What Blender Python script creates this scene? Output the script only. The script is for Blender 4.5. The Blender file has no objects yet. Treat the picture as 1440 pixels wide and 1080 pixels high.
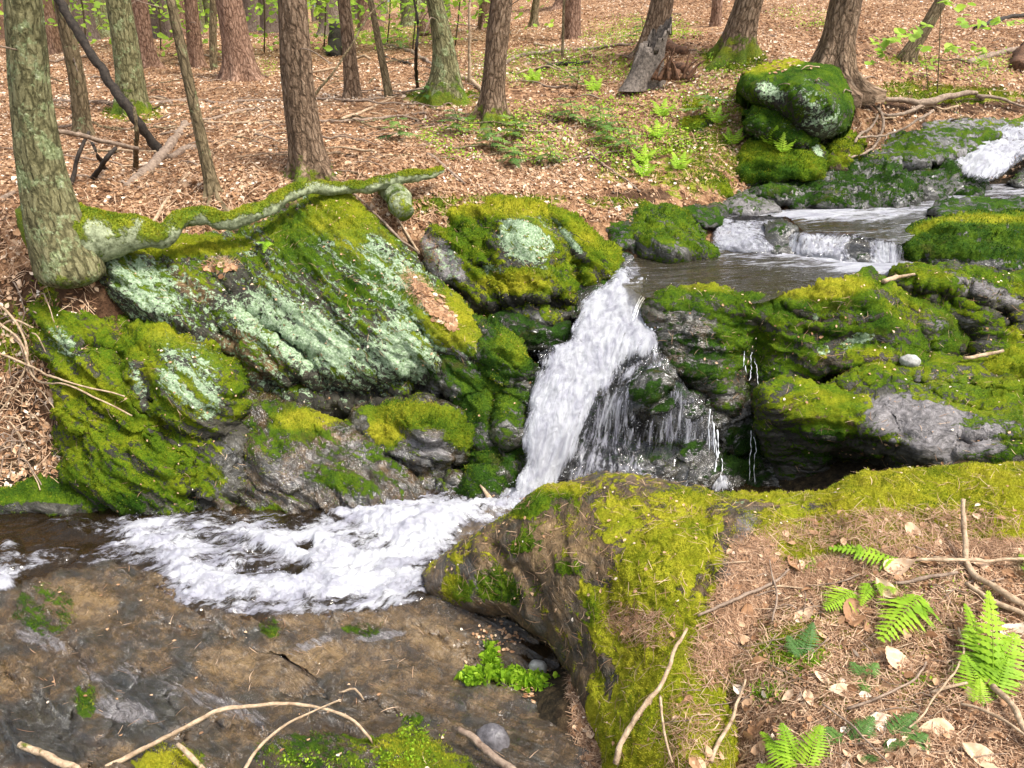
import bpy, math, random
import numpy as np
from mathutils import Vector
from mathutils.bvhtree import BVHTree
random.seed(7); RNG = np.random.default_rng(11)
S = bpy.context.scene; COL = S.collection
# ------------------------------------------------------------ camera, sky, sun, exposure
F = 1040.0; CZ = 2.3; PITCH = math.radians(25)
CT, ST = math.cos(PITCH), math.sin(PITCH)
cd = bpy.data.cameras.new('camera'); cam = bpy.data.objects.new('camera', cd); COL.objects.link(cam)
cam.location = (0, 0, CZ); cam.rotation_euler = (math.pi/2-PITCH, 0, 0)
cd.sensor_width = 36; cd.lens = 36*F/1440; cd.clip_end = 800; cd.clip_start = .05
S.camera = cam
w = bpy.data.worlds.new('World'); S.world = w; w.use_nodes = True
nt = w.node_tree; bg = nt.nodes['Background']
sky = nt.nodes.new('ShaderNodeTexSky'); sky.sky_type = 'NISHITA'; sky.sun_disc = False
SUN_EL, SUN_AZ = math.radians(60), math.radians(118)      # azimuth from +Y (forward) towards +X
sky.sun_elevation = SUN_EL; sky.sun_rotation = SUN_AZ; sky.dust_density = 4; sky.air_density = 1.2; sky.ozone_density = .8
hs = nt.nodes.new('ShaderNodeHueSaturation'); hs.inputs['Saturation'].default_value = .5     # canopy-filtered daylight
nt.links.new(sky.outputs[0], hs.inputs['Color']); nt.links.new(hs.outputs[0], bg.inputs[0]); bg.inputs[1].default_value = .15
sl = bpy.data.lights.new('sun', 'SUN'); sl.energy = 2.6; sl.angle = math.radians(11); sl.color = (1, .95, .87)
so = bpy.data.objects.new('sun', sl); COL.objects.link(so)
sd = Vector((math.sin(SUN_AZ)*math.cos(SUN_EL), math.cos(SUN_AZ)*math.cos(SUN_EL), math.sin(SUN_EL)))
so.rotation_euler = sd.to_track_quat('Z', 'Y').to_euler(); so.location = (0, 0, 20)
S.view_settings.view_transform = 'Standard'; S.view_settings.look = 'None'
S.view_settings.exposure = 1.06; S.view_settings.gamma = 1
S.cycles.max_bounces = 6; S.cycles.transparent_max_bounces = 12

# ------------------------------------------------------------ maths
def ray(px, py):
    a = (np.asarray(px, float)-720)/F; b = (540-np.asarray(py, float))/F
    return a, CT+b*ST, -ST+b*CT
def P3(px, py, Y):
    a, y, z = ray(px, py); t = np.asarray(Y, float)/y
    return np.stack([a*t, y*t, CZ+z*t], -1)
def Yplane(px, py, z):
    a, y, r = ray(px, py); return (z-CZ)/r*y
def proj(p):
    d = np.asarray(p)-np.array([0, 0, CZ])
    x = d[..., 0]; f = d[..., 1]*CT-d[..., 2]*ST; u = d[..., 1]*ST+d[..., 2]*CT
    f = np.where(f < .05, .05, f)
    return 720+F*x/f, 540-F*u/f
_h = RNG.permutation(256); _h = np.concatenate([_h, _h, _h])
_g = RNG.normal(size=(256, 3)); _g /= np.linalg.norm(_g, axis=1)[:, None]
def pn(p):
    i = np.floor(p).astype(int); f = p-i; i &= 255; u = f*f*f*(f*(f*6-15)+10); out = 0
    for dx in (0, 1):
        wx = u[..., 0] if dx else 1-u[..., 0]
        for dy in (0, 1):
            wy = u[..., 1] if dy else 1-u[..., 1]
            for dz in (0, 1):
                wz = u[..., 2] if dz else 1-u[..., 2]
                h = _h[_h[_h[(i[..., 0]+dx) & 255]+((i[..., 1]+dy) & 255)]+((i[..., 2]+dz) & 255)]
                g = _g[h]
                out = out+wx*wy*wz*(g[..., 0]*(f[..., 0]-dx)+g[..., 1]*(f[..., 1]-dy)+g[..., 2]*(f[..., 2]-dz))
    return out
def fbm(p, o=4, r=.5):
    s, a, k = 0, 1, 1
    for j in range(o): s = s+a*pn(p*k+j*17.3); a *= r; k *= 2.03
    return s
def ridged(p, o=4):
    s, a, k = 0, 1, 1
    for j in range(o): s = s+a*(1-2.6*np.abs(pn(p*k+j*9.1))); a *= .5; k *= 2.1
    return s*.5
def blocks(p, seed=0):
    """angular fracture relief: every jittered cell is a tilted plane"""
    i = np.floor(p).astype(int); best = np.full(len(p), 1e9); out = np.zeros(len(p))
    for dx in (-1, 0, 1):
        for dy in (-1, 0, 1):
            for dz in (-1, 0, 1):
                c = i+[dx, dy, dz]; h = _h[_h[_h[(c[:, 0]+seed) & 255]+(c[:, 1] & 255)]+(c[:, 2] & 255)]
                g1 = _g[h]; g2 = _g[(h*7+13) & 255]; ctr = c+.5+.42*g1; d = ((p-ctr)**2).sum(1); k = d < best
                best[k] = d[k]; out[k] = (((p-ctr)*g2).sum(1)*.9+g1[:, 2]*.45)[k]
    return out
def rbf(ctrl, val, q, eps=.02):
    c = np.asarray(ctrl, float); v = np.asarray(val, float); n, d = c.shape
    K = np.sqrt(((c[:, None]-c[None])**2).sum(-1)+eps**2)
    A = np.zeros((n+d+1, n+d+1)); A[:n, :n] = K+np.eye(n)*1e-6; A[:n, n] = 1; A[:n, n+1:] = c
    A[n, :n] = 1; A[n+1:, :n] = c.T
    s = np.linalg.lstsq(A, np.concatenate([v, np.zeros(d+1)]), rcond=None)[0]
    out = np.empty(len(q))
    for i in range(0, len(q), 40000):
        k = q[i:i+40000]
        out[i:i+40000] = np.sqrt(((k[:, None]-c[None])**2).sum(-1)+eps**2)@s[:n]+s[n]+k@s[n+1:]
    return out
def seg_near(q, poly, closed=True):
    """distance to a polyline and nearest point"""
    poly = np.asarray(poly, float); best = np.full(len(q), 1e9); near = q.copy()
    m = len(poly) if closed else len(poly)-1
    for i in range(m):
        a = poly[i]; b = poly[(i+1) % len(poly)]; ab = b-a
        t = np.clip(((q-a)@ab)/max(ab@ab, 1e-9), 0, 1); c = a+t[:, None]*ab
        d = np.hypot(*(q-c).T); k = d < best; best[k] = d[k]; near[k] = c[k]
    return best, near
def inside(q, poly):
    x, y = q.T; r = np.zeros(len(q), bool); n = len(poly)
    for i in range(n):
        x0, y0 = poly[i]; x1, y1 = poly[(i+1) % n]
        c = (y0 > y) != (y1 > y)
        if y1 != y0: r ^= c & (x < (x1-x0)*(y-y0)/(y1-y0)+x0)
    return r
def smooth_poly(o, rough=3., seed=0, per=9):
    o = np.asarray(o, float); n = len(o); out = []
    for i in range(n):
        p0, p1, p2, p3 = o[i-1], o[i], o[(i+1) % n], o[(i+2) % n]
        m = max(2, int(np.hypot(*(p2-p1))/per))
        for k in range(m):
            t = k/m
            out.append(.5*(2*p1+(p2-p0)*t*.8+(2*p0-5*p1+4*p2-p3)*t*t*.8+(3*p1-p0-3*p2+p3)*t**3*.8)
                       if False else (p1+(p2-p1)*t)*.55+.45*(.5*(2*p1+(p2-p0)*t+(2*p0-5*p1+4*p2-p3)*t*t+(3*p1-p0-3*p2+p3)*t**3)))
    out = np.array(out)
    q = np.c_[out/28., np.full(len(out), seed*3.7)]
    out[:, 0] += rough*2*fbm(q, 3); out[:, 1] += rough*2*fbm(q+31.7, 3)
    return out

# ------------------------------------------------------------ objects
def link_mesh(name, verts, faces, mat, parent=None, attrs=None, smooth=True, origin=None):
    """faces: (n,k) array or list of arrays; origin: base point the mesh is stored about"""
    verts = np.asarray(verts, float)
    if origin is None:
        origin = Vector((float(verts[:, 0].mean()), float(verts[:, 1].mean()), float(verts[:, 2].min()))) if parent is None else Vector((0, 0, 0))
    fl = faces if isinstance(faces, list) else [faces]
    fl = [np.asarray(f, np.int32) for f in fl if len(f)]
    me = bpy.data.meshes.new(name)
    off = np.array(origin) if parent is None else np.array(parent.matrix_world.translation) if False else np.array(parent.location)
    if parent is not None and parent.parent is not None: off = off+np.array(parent.parent.location)
    v = verts-off
    me.vertices.add(len(v)); me.vertices.foreach_set('co', v.astype(np.float32).ravel())
    tot = sum(f.size for f in fl); nf = sum(len(f) for f in fl)
    me.loops.add(tot); me.loops.foreach_set('vertex_index', np.concatenate([f.ravel() for f in fl]))
    me.polygons.add(nf)
    ls = []; s = 0
    for f in fl:
        k = f.shape[1]; ls.append(s+np.arange(len(f))*k); s += f.size
    me.polygons.foreach_set('loop_start', np.concatenate(ls).astype(np.int32))
    me.update(calc_edges=True); me.validate()
    me.polygons.foreach_set('use_smooth', np.full(len(me.polygons), smooth))
    for k, a in (attrs or {}).items():
        a = np.asarray(a, np.float32)
        if a.ndim == 2: at = me.attributes.new(k, 'FLOAT_VECTOR', 'POINT'); at.data.foreach_set('vector', a.ravel())
        else: at = me.attributes.new(k, 'FLOAT', 'POINT'); at.data.foreach_set('value', a)
    me.materials.append(mat)
    o = bpy.data.objects.new(name, me); COL.objects.link(o)
    if parent is None: o.location = origin
    else: o.parent = parent
    return o
def tag(o, label=None, cat=None, group=None, kind=None):
    if label: o['label'] = label
    if cat: o['category'] = cat
    if group: o['group'] = group
    if kind: o['kind'] = kind
    return o
def empty(name, loc):
    o = bpy.data.objects.new(name, None); COL.objects.link(o); o.location = [float(c) for c in loc]; o.empty_display_size = .1
    return o

# ------------------------------------------------------------ materials
def newmat(name):
    m = bpy.data.materials.new(name); m.use_nodes = True
    n = m.node_tree; n.nodes.clear(); return m, n
class NB:
    def __init__(s, n): s.n = n
    def node(s, t, **k):
        x = s.n.nodes.new(t)
        for a, v in k.items(): setattr(x, a, v)
        return x
    def put(s, inp, v):
        if isinstance(v, bpy.types.NodeSocket): s.n.links.new(v, inp)
        elif v is not None:
            if isinstance(v, tuple) and len(v) == 3 and inp.type == 'RGBA': v = (*v, 1)
            inp.default_value = v
    def math(s, op, a, b=None, c=None, clamp=False):
        x = s.node('ShaderNodeMath', operation=op, use_clamp=clamp)
        s.put(x.inputs[0], a)
        if b is not None: s.put(x.inputs[1], b)
        if c is not None: s.put(x.inputs[2], c)
        return x.outputs[0]
    def attr(s, name, vec=False):
        x = s.node('ShaderNodeAttribute', attribute_name=name); return x.outputs['Vector' if vec else 'Fac']
    def pos(s): return s.node('ShaderNodeNewGeometry').outputs['Position']
    def noise(s, vec, scale, detail=4, rough=.6, dist=0, color=False):
        x = s.node('ShaderNodeTexNoise'); s.put(x.inputs['Vector'], vec); x.inputs['Scale'].default_value = scale
        x.inputs['Detail'].default_value = detail; x.inputs['Roughness'].default_value = rough; x.inputs['Distortion'].default_value = dist
        return x.outputs['Color' if color else 'Fac']
    def voro(s, vec, scale, out='Distance', feature='F1', rnd=1):
        x = s.node('ShaderNodeTexVoronoi', feature=feature); s.put(x.inputs['Vector'], vec); x.inputs['Scale'].default_value = scale
        x.inputs['Randomness'].default_value = rnd
        return x.outputs[out]
    def ramp(s, f, stops, interp='LINEAR'):
        x = s.node('ShaderNodeValToRGB'); s.put(x.inputs[0], f); r = x.color_ramp; r.interpolation = interp
        while len(r.elements) > 1: r.elements.remove(r.elements[-1])
        r.elements[0].position = stops[0][0]; r.elements[0].color = (*stops[0][1], 1)
        for p, c in stops[1:]:
            e = r.elements.new(p); e.color = (*c, 1)
        return x.outputs[0]
    def mix(s, f, a, b, mode='MIX'):
        x = s.node('ShaderNodeMix', data_type='RGBA', blend_type=mode); s.put(x.inputs['Factor'], f)
        s.put(x.inputs[6], a); s.put(x.inputs[7], b); return x.outputs[2]
    def step(s, v, lo, hi):
        x = s.node('ShaderNodeMapRange', interpolation_type='SMOOTHSTEP'); s.put(x.inputs[0], v)
        x.inputs[1].default_value = lo; x.inputs[2].default_value = hi; return x.outputs[0]
    def lerp(s, v, a, b):
        x = s.node('ShaderNodeMapRange'); s.put(x.inputs[0], v); x.inputs[3].default_value = a; x.inputs[4].default_value = b; return x.outputs[0]
    def scalev(s, v, sc):
        x = s.node('ShaderNodeVectorMath', operation='MULTIPLY'); s.put(x.inputs[0], v); x.inputs[1].default_value = sc; return x.outputs[0]
    def addv(s, v, u):
        x = s.node('ShaderNodeVectorMath', operation='ADD'); s.put(x.inputs[0], v); s.put(x.inputs[1], u); return x.outputs[0]
    def bump(s, h, dist, strength=1, nrm=None):
        x = s.node('ShaderNodeBump'); s.put(x.inputs['Height'], h); x.inputs['Distance'].default_value = dist
        x.inputs['Strength'].default_value = strength
        if nrm: s.put(x.inputs['Normal'], nrm)
        return x.outputs[0]
    def bsdf(s, col, rough, nrm=None, spec=.5, **k):
        x = s.node('ShaderNodeBsdfPrincipled'); s.put(x.inputs['Base Color'], col); s.put(x.inputs['Roughness'], rough)
        s.put(x.inputs['Specular IOR Level'], spec)
        if nrm: s.put(x.inputs['Normal'], nrm)
        for a, v in k.items(): s.put(x.inputs[a.replace('_', ' ')], v)
        return x.outputs[0]
    def out(s, sh): s.n.links.new(sh, s.node('ShaderNodeOutputMaterial').inputs[0])
MOSS = [(0, (.008, .024, .003)), (.28, (.032, .085, .006)), (.5, (.105, .18, .008)), (.72, (.24, .275, .012)), (1, (.46, .42, .03))]
def moss_color(b, hue, pos):
    n = b.noise(pos, 7, 3); n2 = b.noise(pos, 90, 3, .7)
    h = b.math('ADD', hue, b.math('MULTIPLY', b.math('SUBTRACT', n, .5), .75))
    h = b.math('ADD', h, b.math('MULTIPLY', b.math('SUBTRACT', n2, .5), .55), clamp=True)
    c = b.ramp(h, MOSS); br = b.step(b.noise(pos, 5.5, 6, .75), .56, .68)
    return b.mix(b.math('MULTIPLY', br, .55), c, (.085, .062, .018))
def mat_rock():
    m, n = newmat('schist_rock'); b = NB(n); pos = b.pos(); sp = b.attr('sp', True)
    warp = b.node('ShaderNodeVectorMath', operation='SCALE'); b.put(warp.inputs[0], b.noise(pos, 3, 3, color=True)); warp.inputs['Scale'].default_value = .9
    sv = b.addv(sp, warp.outputs[0])
    s1 = b.noise(sv, 2.2, 6, .68); s2 = b.noise(sv, 9, 5, .7); big = b.noise(pos, 2.5, 4); fine = b.noise(pos, 140, 3, .7)
    c = b.ramp(s1, [(.25, (.006, .005, .003)), (.42, (.015, .013, .007)), (.55, (.034, .029, .017)), (.75, (.09, .08, .052))])
    c = b.mix(b.math('MULTIPLY', b.step(s2, .48, .75), .4), c, (.13, .12, .095))
    c = b.mix(b.math('MULTIPLY', b.step(s2, .5, .3), .75), c, (.012, .010, .008))
    # brown stain
    tan = b.step(b.math('ADD', b.attr('tan'), b.math('MULTIPLY', b.math('SUBTRACT', b.noise(pos, 9, 5, .65), .5), 1.1)), .35, .65)
    tc = b.ramp(b.math('ADD', b.noise(pos, 14, 5, .7), b.math('MULTIPLY', b.math('SUBTRACT', b.attr('tan'), .5, clamp=True), .55)), [(.3, (.022, .012, .004)), (.48, (.075, .042, .014)), (.62, (.16, .095, .035)), (.78, (.30, .19, .08))])
    c = b.mix(b.math('MULTIPLY', tan, .8), c, tc)
    # grey-lilac worn rock; on the bedrock shelf, wet glints painted as pale streaks
    gr = b.step(b.math('ADD', b.attr('pale'), b.math('MULTIPLY', b.math('SUBTRACT', b.noise(sv, 5, 6, .7), .5), 1.3)), .38, .62)
    c = b.mix(b.math('MULTIPLY', gr, .85), c, b.ramp(b.noise(sv, 16, 6, .8), [(.3, (.035, .03, .03)), (.5, (.17, .155, .155)), (.75, (.42, .39, .40))]))
    # lichen
    ln = b.math('ADD', b.math('MULTIPLY', b.noise(sv, 7, 6, .75), .55), b.math('MULTIPLY', b.noise(pos, 34, 5, .75), .65))
    lich = b.step(b.math('ADD', b.attr('lichen'), b.math('MULTIPLY', b.math('SUBTRACT', ln, .6), 4.4)), .40, .58)
    lc = b.ramp(b.noise(pos, 60, 5, .75), [(.3, (.09, .14, .06)), (.46, (.25, .35, .20)), (.60, (.44, .54, .37)), (.78, (.64, .70, .53))])
    c = b.mix(b.math('MULTIPLY', lich, .93), c, lc)
    # moss over everything
    mn = b.math('ADD', b.math('MULTIPLY', b.noise(sv, 4, 6, .7), .8), b.math('MULTIPLY', b.noise(pos, 28, 4, .7), .45))
    moss = b.step(b.math('ADD', b.attr('moss'), b.math('MULTIPLY', b.math('SUBTRACT', mn, .62), 3.4)), .40, .60)
    c = b.mix(b.math('MULTIPLY', moss, .96), c, moss_color(b, b.attr('hue'), pos))
    wet = b.attr('wet'); dry = b.math('MAXIMUM', moss, lich)
    r = b.lerp(wet, .75, .13); r = b.math('ADD', r, b.math('MULTIPLY', b.math('SUBTRACT', s2, .5), .18))
    r = b.node('ShaderNodeMix', data_type='FLOAT'), r
    mx, rr = r; b.put(mx.inputs[0], dry); b.put(mx.inputs[2], rr); mx.inputs[3].default_value = .88
    hb = b.math('ADD', b.math('MULTIPLY', s1, 1.0), b.math('MULTIPLY', s2, .55))
    nr = b.bump(hb, .05, 1); nr = b.bump(fine, .004, .6, nr)
    mb = b.math('MULTIPLY', b.noise(pos, 75, 4, .8), moss); nr = b.bump(mb, .02, 1, nr)
    nr = b.bump(b.math('MULTIPLY', lich, b.noise(pos, 50, 3)), .006, .6, nr)
    b.out(b.bsdf(c, mx.outputs[0], nr, b.math('MULTIPLY', b.lerp(dry, 1., .12), b.lerp(wet, .45, 1.)), Coat_Weight=b.math('MULTIPLY', wet, b.lerp(dry, .6, 0.)), Coat_Roughness=.12, Coat_IOR=1.7, Coat_Normal=b.bump(hb, .03, 1))); return m
def mat_ground():
    m, n = newmat('forest_floor'); b = NB(n); pos = b.pos()
    wv = b.node('ShaderNodeVectorMath', operation='SCALE'); b.put(wv.inputs[0], b.noise(pos, 12, 3, color=True)); wv.inputs['Scale'].default_value = .09
    p = b.addv(pos, wv.outputs[0])
    cell = b.voro(b.scalev(p, (1, .75, 1)), 19, 'Color'); cell2 = b.voro(p, 42, 'Color'); d = b.voro(b.scalev(p, (1, .75, 1)), 19)
    sep = b.node('ShaderNodeSeparateColor'); b.put(sep.inputs[0], cell)
    sep2 = b.node('ShaderNodeSeparateColor'); b.put(sep2.inputs[0], cell2)
    lit = [(0, (.04, .02, .011)), (.25, (.16, .08, .04)), (.5, (.32, .175, .09)), (.75, (.48, .30, .17)), (1, (.66, .48, .33))]
    f = b.math('ADD', b.math('MULTIPLY', sep.outputs[0], .55), b.math('MULTIPLY', sep2.outputs[1], .30))
    f = b.math('ADD', f, b.math('MULTIPLY', b.math('SUBTRACT', b.noise(pos, .9, 5), .5), .7))
    c = b.ramp(f, lit)
    soil = b.step(b.math('ADD', b.attr('soil'), b.math('MULTIPLY', b.math('SUBTRACT', b.noise(pos, 8, 5), .5), 1.2)), .4, .62)
    c = b.mix(b.math('MULTIPLY', soil, .85), c, b.ramp(b.noise(pos, 30, 5, .7), [(.3, (.015, .008, .004)), (.7, (.09, .045, .024))]))
    c = b.mix(b.attr('bed'), c, b.ramp(b.noise(pos, 22, 6, .75), [(.3, (.008, .007, .005)), (.5, (.03, .022, .012)), (.7, (.085, .06, .03))]))
    moss = b.step(b.math('ADD', b.attr('moss'), b.math('MULTIPLY', b.math('SUBTRACT', b.noise(pos, 11, 6, .7), .5), 3.2)), .42, .62)
    c = b.mix(b.math('MULTIPLY', moss, .85), c, moss_color(b, b.attr('hue'), pos))
    h = b.math('ADD', b.math('MULTIPLY', d, .8), b.noise(pos, 60, 4, .7))
    b.out(b.bsdf(c, .9, b.bump(h, .03, .9), .15)); return m
def mat_bark(name, dark, mid, light, mossy=.0, lichen=.0, furrow=1.):
    m, n = newmat(name); b = NB(n); pos = b.pos(); bk = b.attr('bk', True)
    wv_ = b.node('ShaderNodeVectorMath', operation='SCALE'); b.put(wv_.inputs[0], b.noise(bk, 18, 3, color=True)); wv_.inputs['Scale'].default_value = .03
    pl = b.voro(b.scalev(b.addv(bk, wv_.outputs[0]), (1, 1, .28)), 34, 'Distance', 'DISTANCE_TO_EDGE'); plate = b.step(pl, .0, .22)
    s = b.noise(b.scalev(bk, (1, 1, .22)), 42, 5, .7, .4); s = b.math('ADD', b.math('MULTIPLY', s, .72), b.math('MULTIPLY', plate, .20)); s2 = b.noise(b.scalev(bk, (1, 1, .35)), 120, 4, .7)
    c = b.ramp(b.math('ADD', b.math('MULTIPLY', s, .75), b.math('MULTIPLY', s2, .25)), [(.32, dark), (.5, mid), (.68, light)])
    if lichen:
        l = b.step(b.math('ADD', b.noise(bk, 9, 6, .7), b.math('MULTIPLY', b.noise(bk, 60, 3), .25)), .75-lichen*.25, .82-lichen*.2)
        c = b.mix(b.math('MULTIPLY', l, .8), c, b.ramp(b.noise(bk, 50, 4), [(.35, (.11, .14, .05)), (.6, (.32, .37, .19)), (.75, (.6, .62, .45))]))
    mo = b.step(b.math('ADD', b.attr('moss'), b.math('MULTIPLY', b.math('SUBTRACT', b.noise(pos, 9, 6, .7), .5), 2.2)), .45, .7)
    c = b.mix(b.math('MULTIPLY', mo, .9), c, moss_color(b, .55, pos))
    nr = b.bump(s, .03*furrow, 1); nr = b.bump(s2, .008, .8, nr); nr = b.bump(b.math('MULTIPLY', mo, b.noise(pos, 70, 4, .8)), .02, 1, nr)
    b.out(b.bsdf(c, .88, nr, .2)); return m
def mat_wood(name, dark, light, mossy=0):
    m, n = newmat(name); b = NB(n); pos = b.pos()
    s = b.noise(pos, 35, 5, .7)
    c = b.ramp(s, [(.3, dark), (.7, light)])
    mo = b.step(b.math('ADD', b.attr('moss'), b.math('MULTIPLY', b.math('SUBTRACT', b.noise(pos, 16, 5, .7), .5), 1.4)), .45, .65)
    c = b.mix(mo, c, moss_color(b, .62, pos))
    nr = b.bump(s, .008, .8); nr = b.bump(b.math('MULTIPLY', mo, b.noise(pos, 80, 4, .8)), .02, 1, nr)
    b.out(b.bsdf(c, .8, nr, .25)); return m
def mat_leafy(name, stops, trans=.35, rough=.55):
    m, n = newmat(name); b = NB(n)
    c = b.ramp(b.math('ADD', b.attr('cv'), b.math('MULTIPLY', b.math('SUBTRACT', b.noise(b.pos(), 60, 3), .5), .3), clamp=True), stops)
    p = b.bsdf(c, rough, None, .25)
    t = b.node('ShaderNodeBsdfTranslucent'); b.put(t.inputs[0], c)
    x = b.node('ShaderNodeMixShader'); x.inputs[0].default_value = trans; n.links.new(p, x.inputs[1]); n.links.new(t.outputs[0], x.inputs[2])
    b.out(x.outputs[0]); return m
def mat_water(name, tint, deep, clear=.75, wave=14., wave_h=.02, foam_lo=.30, foam_hi=.78, foam_noise=2.2, gl_rough=.06, nsc=6.):
    m, n = newmat(name); b = NB(n); pos = b.pos(); fl = b.attr('sp', True)
    wn = b.noise(fl, wave, 4, .6, .6); nr = b.bump(wn, wave_h, 1)
    tr = b.node('ShaderNodeBsdfTransparent'); tr.inputs[0].default_value = (*tint, 1)
    df = b.node('ShaderNodeBsdfDiffuse'); df.inputs[0].default_value = (*deep, 1)
    body = b.node('ShaderNodeMixShader'); body.inputs[0].default_value = 1-clear
    n.links.new(tr.outputs[0], body.inputs[1]); n.links.new(df.outputs[0], body.inputs[2])
    gl = b.node('ShaderNodeBsdfGlossy'); gl.inputs['Roughness'].default_value = gl_rough; b.put(gl.inputs['Normal'], nr)
    fr = b.node('ShaderNodeFresnel'); fr.inputs[0].default_value = 1.4; b.put(fr.inputs['Normal'], nr)
    w_ = b.node('ShaderNodeMixShader'); b.put(w_.inputs[0], fr.outputs[0]); n.links.new(body.outputs[0], w_.inputs[1]); n.links.new(gl.outputs[0], w_.inputs[2])
    fn = b.math('ADD', b.math('MULTIPLY', b.noise(fl, nsc, 8, .72, 2.6), .60), b.math('MULTIPLY', b.noise(fl, nsc*4.5, 6, .8, .6), .45))
    fo = b.step(b.math('ADD', b.attr('foam'), b.math('MULTIPLY', b.math('SUBTRACT', fn, .53), foam_noise)), foam_lo, foam_hi)
    fc = b.ramp(b.math('ADD', b.noise(fl, nsc*2, 7, .7, 1.2), b.math('MULTIPLY', b.attr('foam'), .14)), [(.28, (.12, .115, .15)), (.42, (.27, .265, .33)), (.54, (.46, .46, .53)), (.70, (.70, .71, .75))])  # lilac-grey shading of the foam is put into its colour
    fb = b.bsdf(fc, .5, b.bump(fn, .06, 1), .4)
    tl = b.node('ShaderNodeBsdfTranslucent'); b.put(tl.inputs[0], (.85, .88, .93))
    fm = b.node('ShaderNodeMixShader'); fm.inputs[0].default_value = .22; n.links.new(fb, fm.inputs[1]); n.links.new(tl.outputs[0], fm.inputs[2])
    x = b.node('ShaderNodeMixShader'); b.put(x.inputs[0], fo); n.links.new(w_.outputs[0], x.inputs[1]); n.links.new(fm.outputs[0], x.inputs[2])
    b.out(x.outputs[0]); return m
def mat_plain(name, stops, rough=.6, scale=40, spec=.3):
    m, n = newmat(name); b = NB(n); s = b.noise(b.pos(), scale, 5, .7)
    b.out(b.bsdf(b.ramp(s, stops), rough, b.bump(s, .006, .7), spec)); return m
M = dict(rock=mat_rock(), ground=mat_ground(),
    hemlock=mat_bark('hemlock_bark', (.055, .034, .020), (.20, .13, .082), (.40, .29, .20), furrow=1.5),
    red=mat_bark('red_bark', (.08, .042, .027), (.25, .145, .095), (.42, .28, .20), furrow=1.3),
    grey=mat_bark('grey_green_bark', (.045, .042, .018), (.16, .145, .068), (.32, .30, .16), lichen=.42, furrow=.8),
    slim=mat_bark('slim_bark', (.05, .036, .02), (.16, .12, .065), (.30, .23, .14), lichen=.2, furrow=.6),
    far=mat_bark('distant_bark', (.09, .065, .048), (.17, .125, .095), (.26, .21, .17), furrow=.5),
    dead=mat_wood('dead_wood', (.10, .065, .045), (.36, .27, .20)), black=mat_wood('blackened_wood', (.010, .008, .006), (.055, .042, .032)),
    pale=mat_wood('pale_twig', (.16, .10, .055), (.56, .42, .28)), birch=mat_wood('mossy_root_bark', (.045, .055, .018), (.38, .42, .26)),
    weathered=mat_wood('weathered_wood', (.02, .016, .012), (.22, .18, .15)), rot=mat_wood('rotten_wood', (.02, .011, .006), (.20, .10, .055)),
    moss=mat_leafy('moss_blades', MOSS, .25, .8),
    fern=mat_leafy('fern_green', [(0, (.07, .17, .012)), (.5, (.24, .42, .02)), (1, (.45, .62, .05))], .4),
    hem=mat_leafy('hemlock_needles', [(0, (.03, .08, .02)), (.5, (.09, .19, .04)), (1, (.22, .36, .06))], .3),
    spring=mat_leafy('spring_leaf', [(0, (.16, .28, .03)), (.5, (.32, .50, .05)), (1, (.55, .70, .10))], .5),
    leaf=mat_leafy('dead_leaf', [(0, (.07, .03, .013)), (.3, (.22, .108, .050)), (.6, (.42, .24, .125)), (.85, (.64, .44, .28)), (1, (.82, .70, .56))], .15, .7),
    needle=mat_leafy('dead_needle', [(0, (.06, .028, .014)), (.5, (.30, .165, .09)), (1, (.66, .46, .30))], .1, .75),
    pool=mat_water('stream_water', (.70, .58, .42), (.045, .030, .014), .75, 9, .022, foam_noise=3.2, nsc=5),
    fall=mat_water('falling_water', (.94, .94, .95), (.06, .055, .06), .95, 12, .03, foam_noise=2.8, nsc=9),
    upper=mat_water('upper_pool_water', (.72, .66, .50), (.06, .052, .034), .5, 7, .03, foam_noise=3., nsc=8),
    stone=mat_plain('pale_stone', [(.3, (.16, .15, .14)), (.7, (.48, .48, .44))]),
    wetstone=mat_plain('wet_stone', [(.3, (.03, .028, .03)), (.7, (.16, .15, .16))], .25))
_dm, _dn = newmat('water_drop'); _db = NB(_dn); _db.out(_db.bsdf((.9, .92, .96), .2, None, .6)); M['drop'] = _dm

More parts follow.
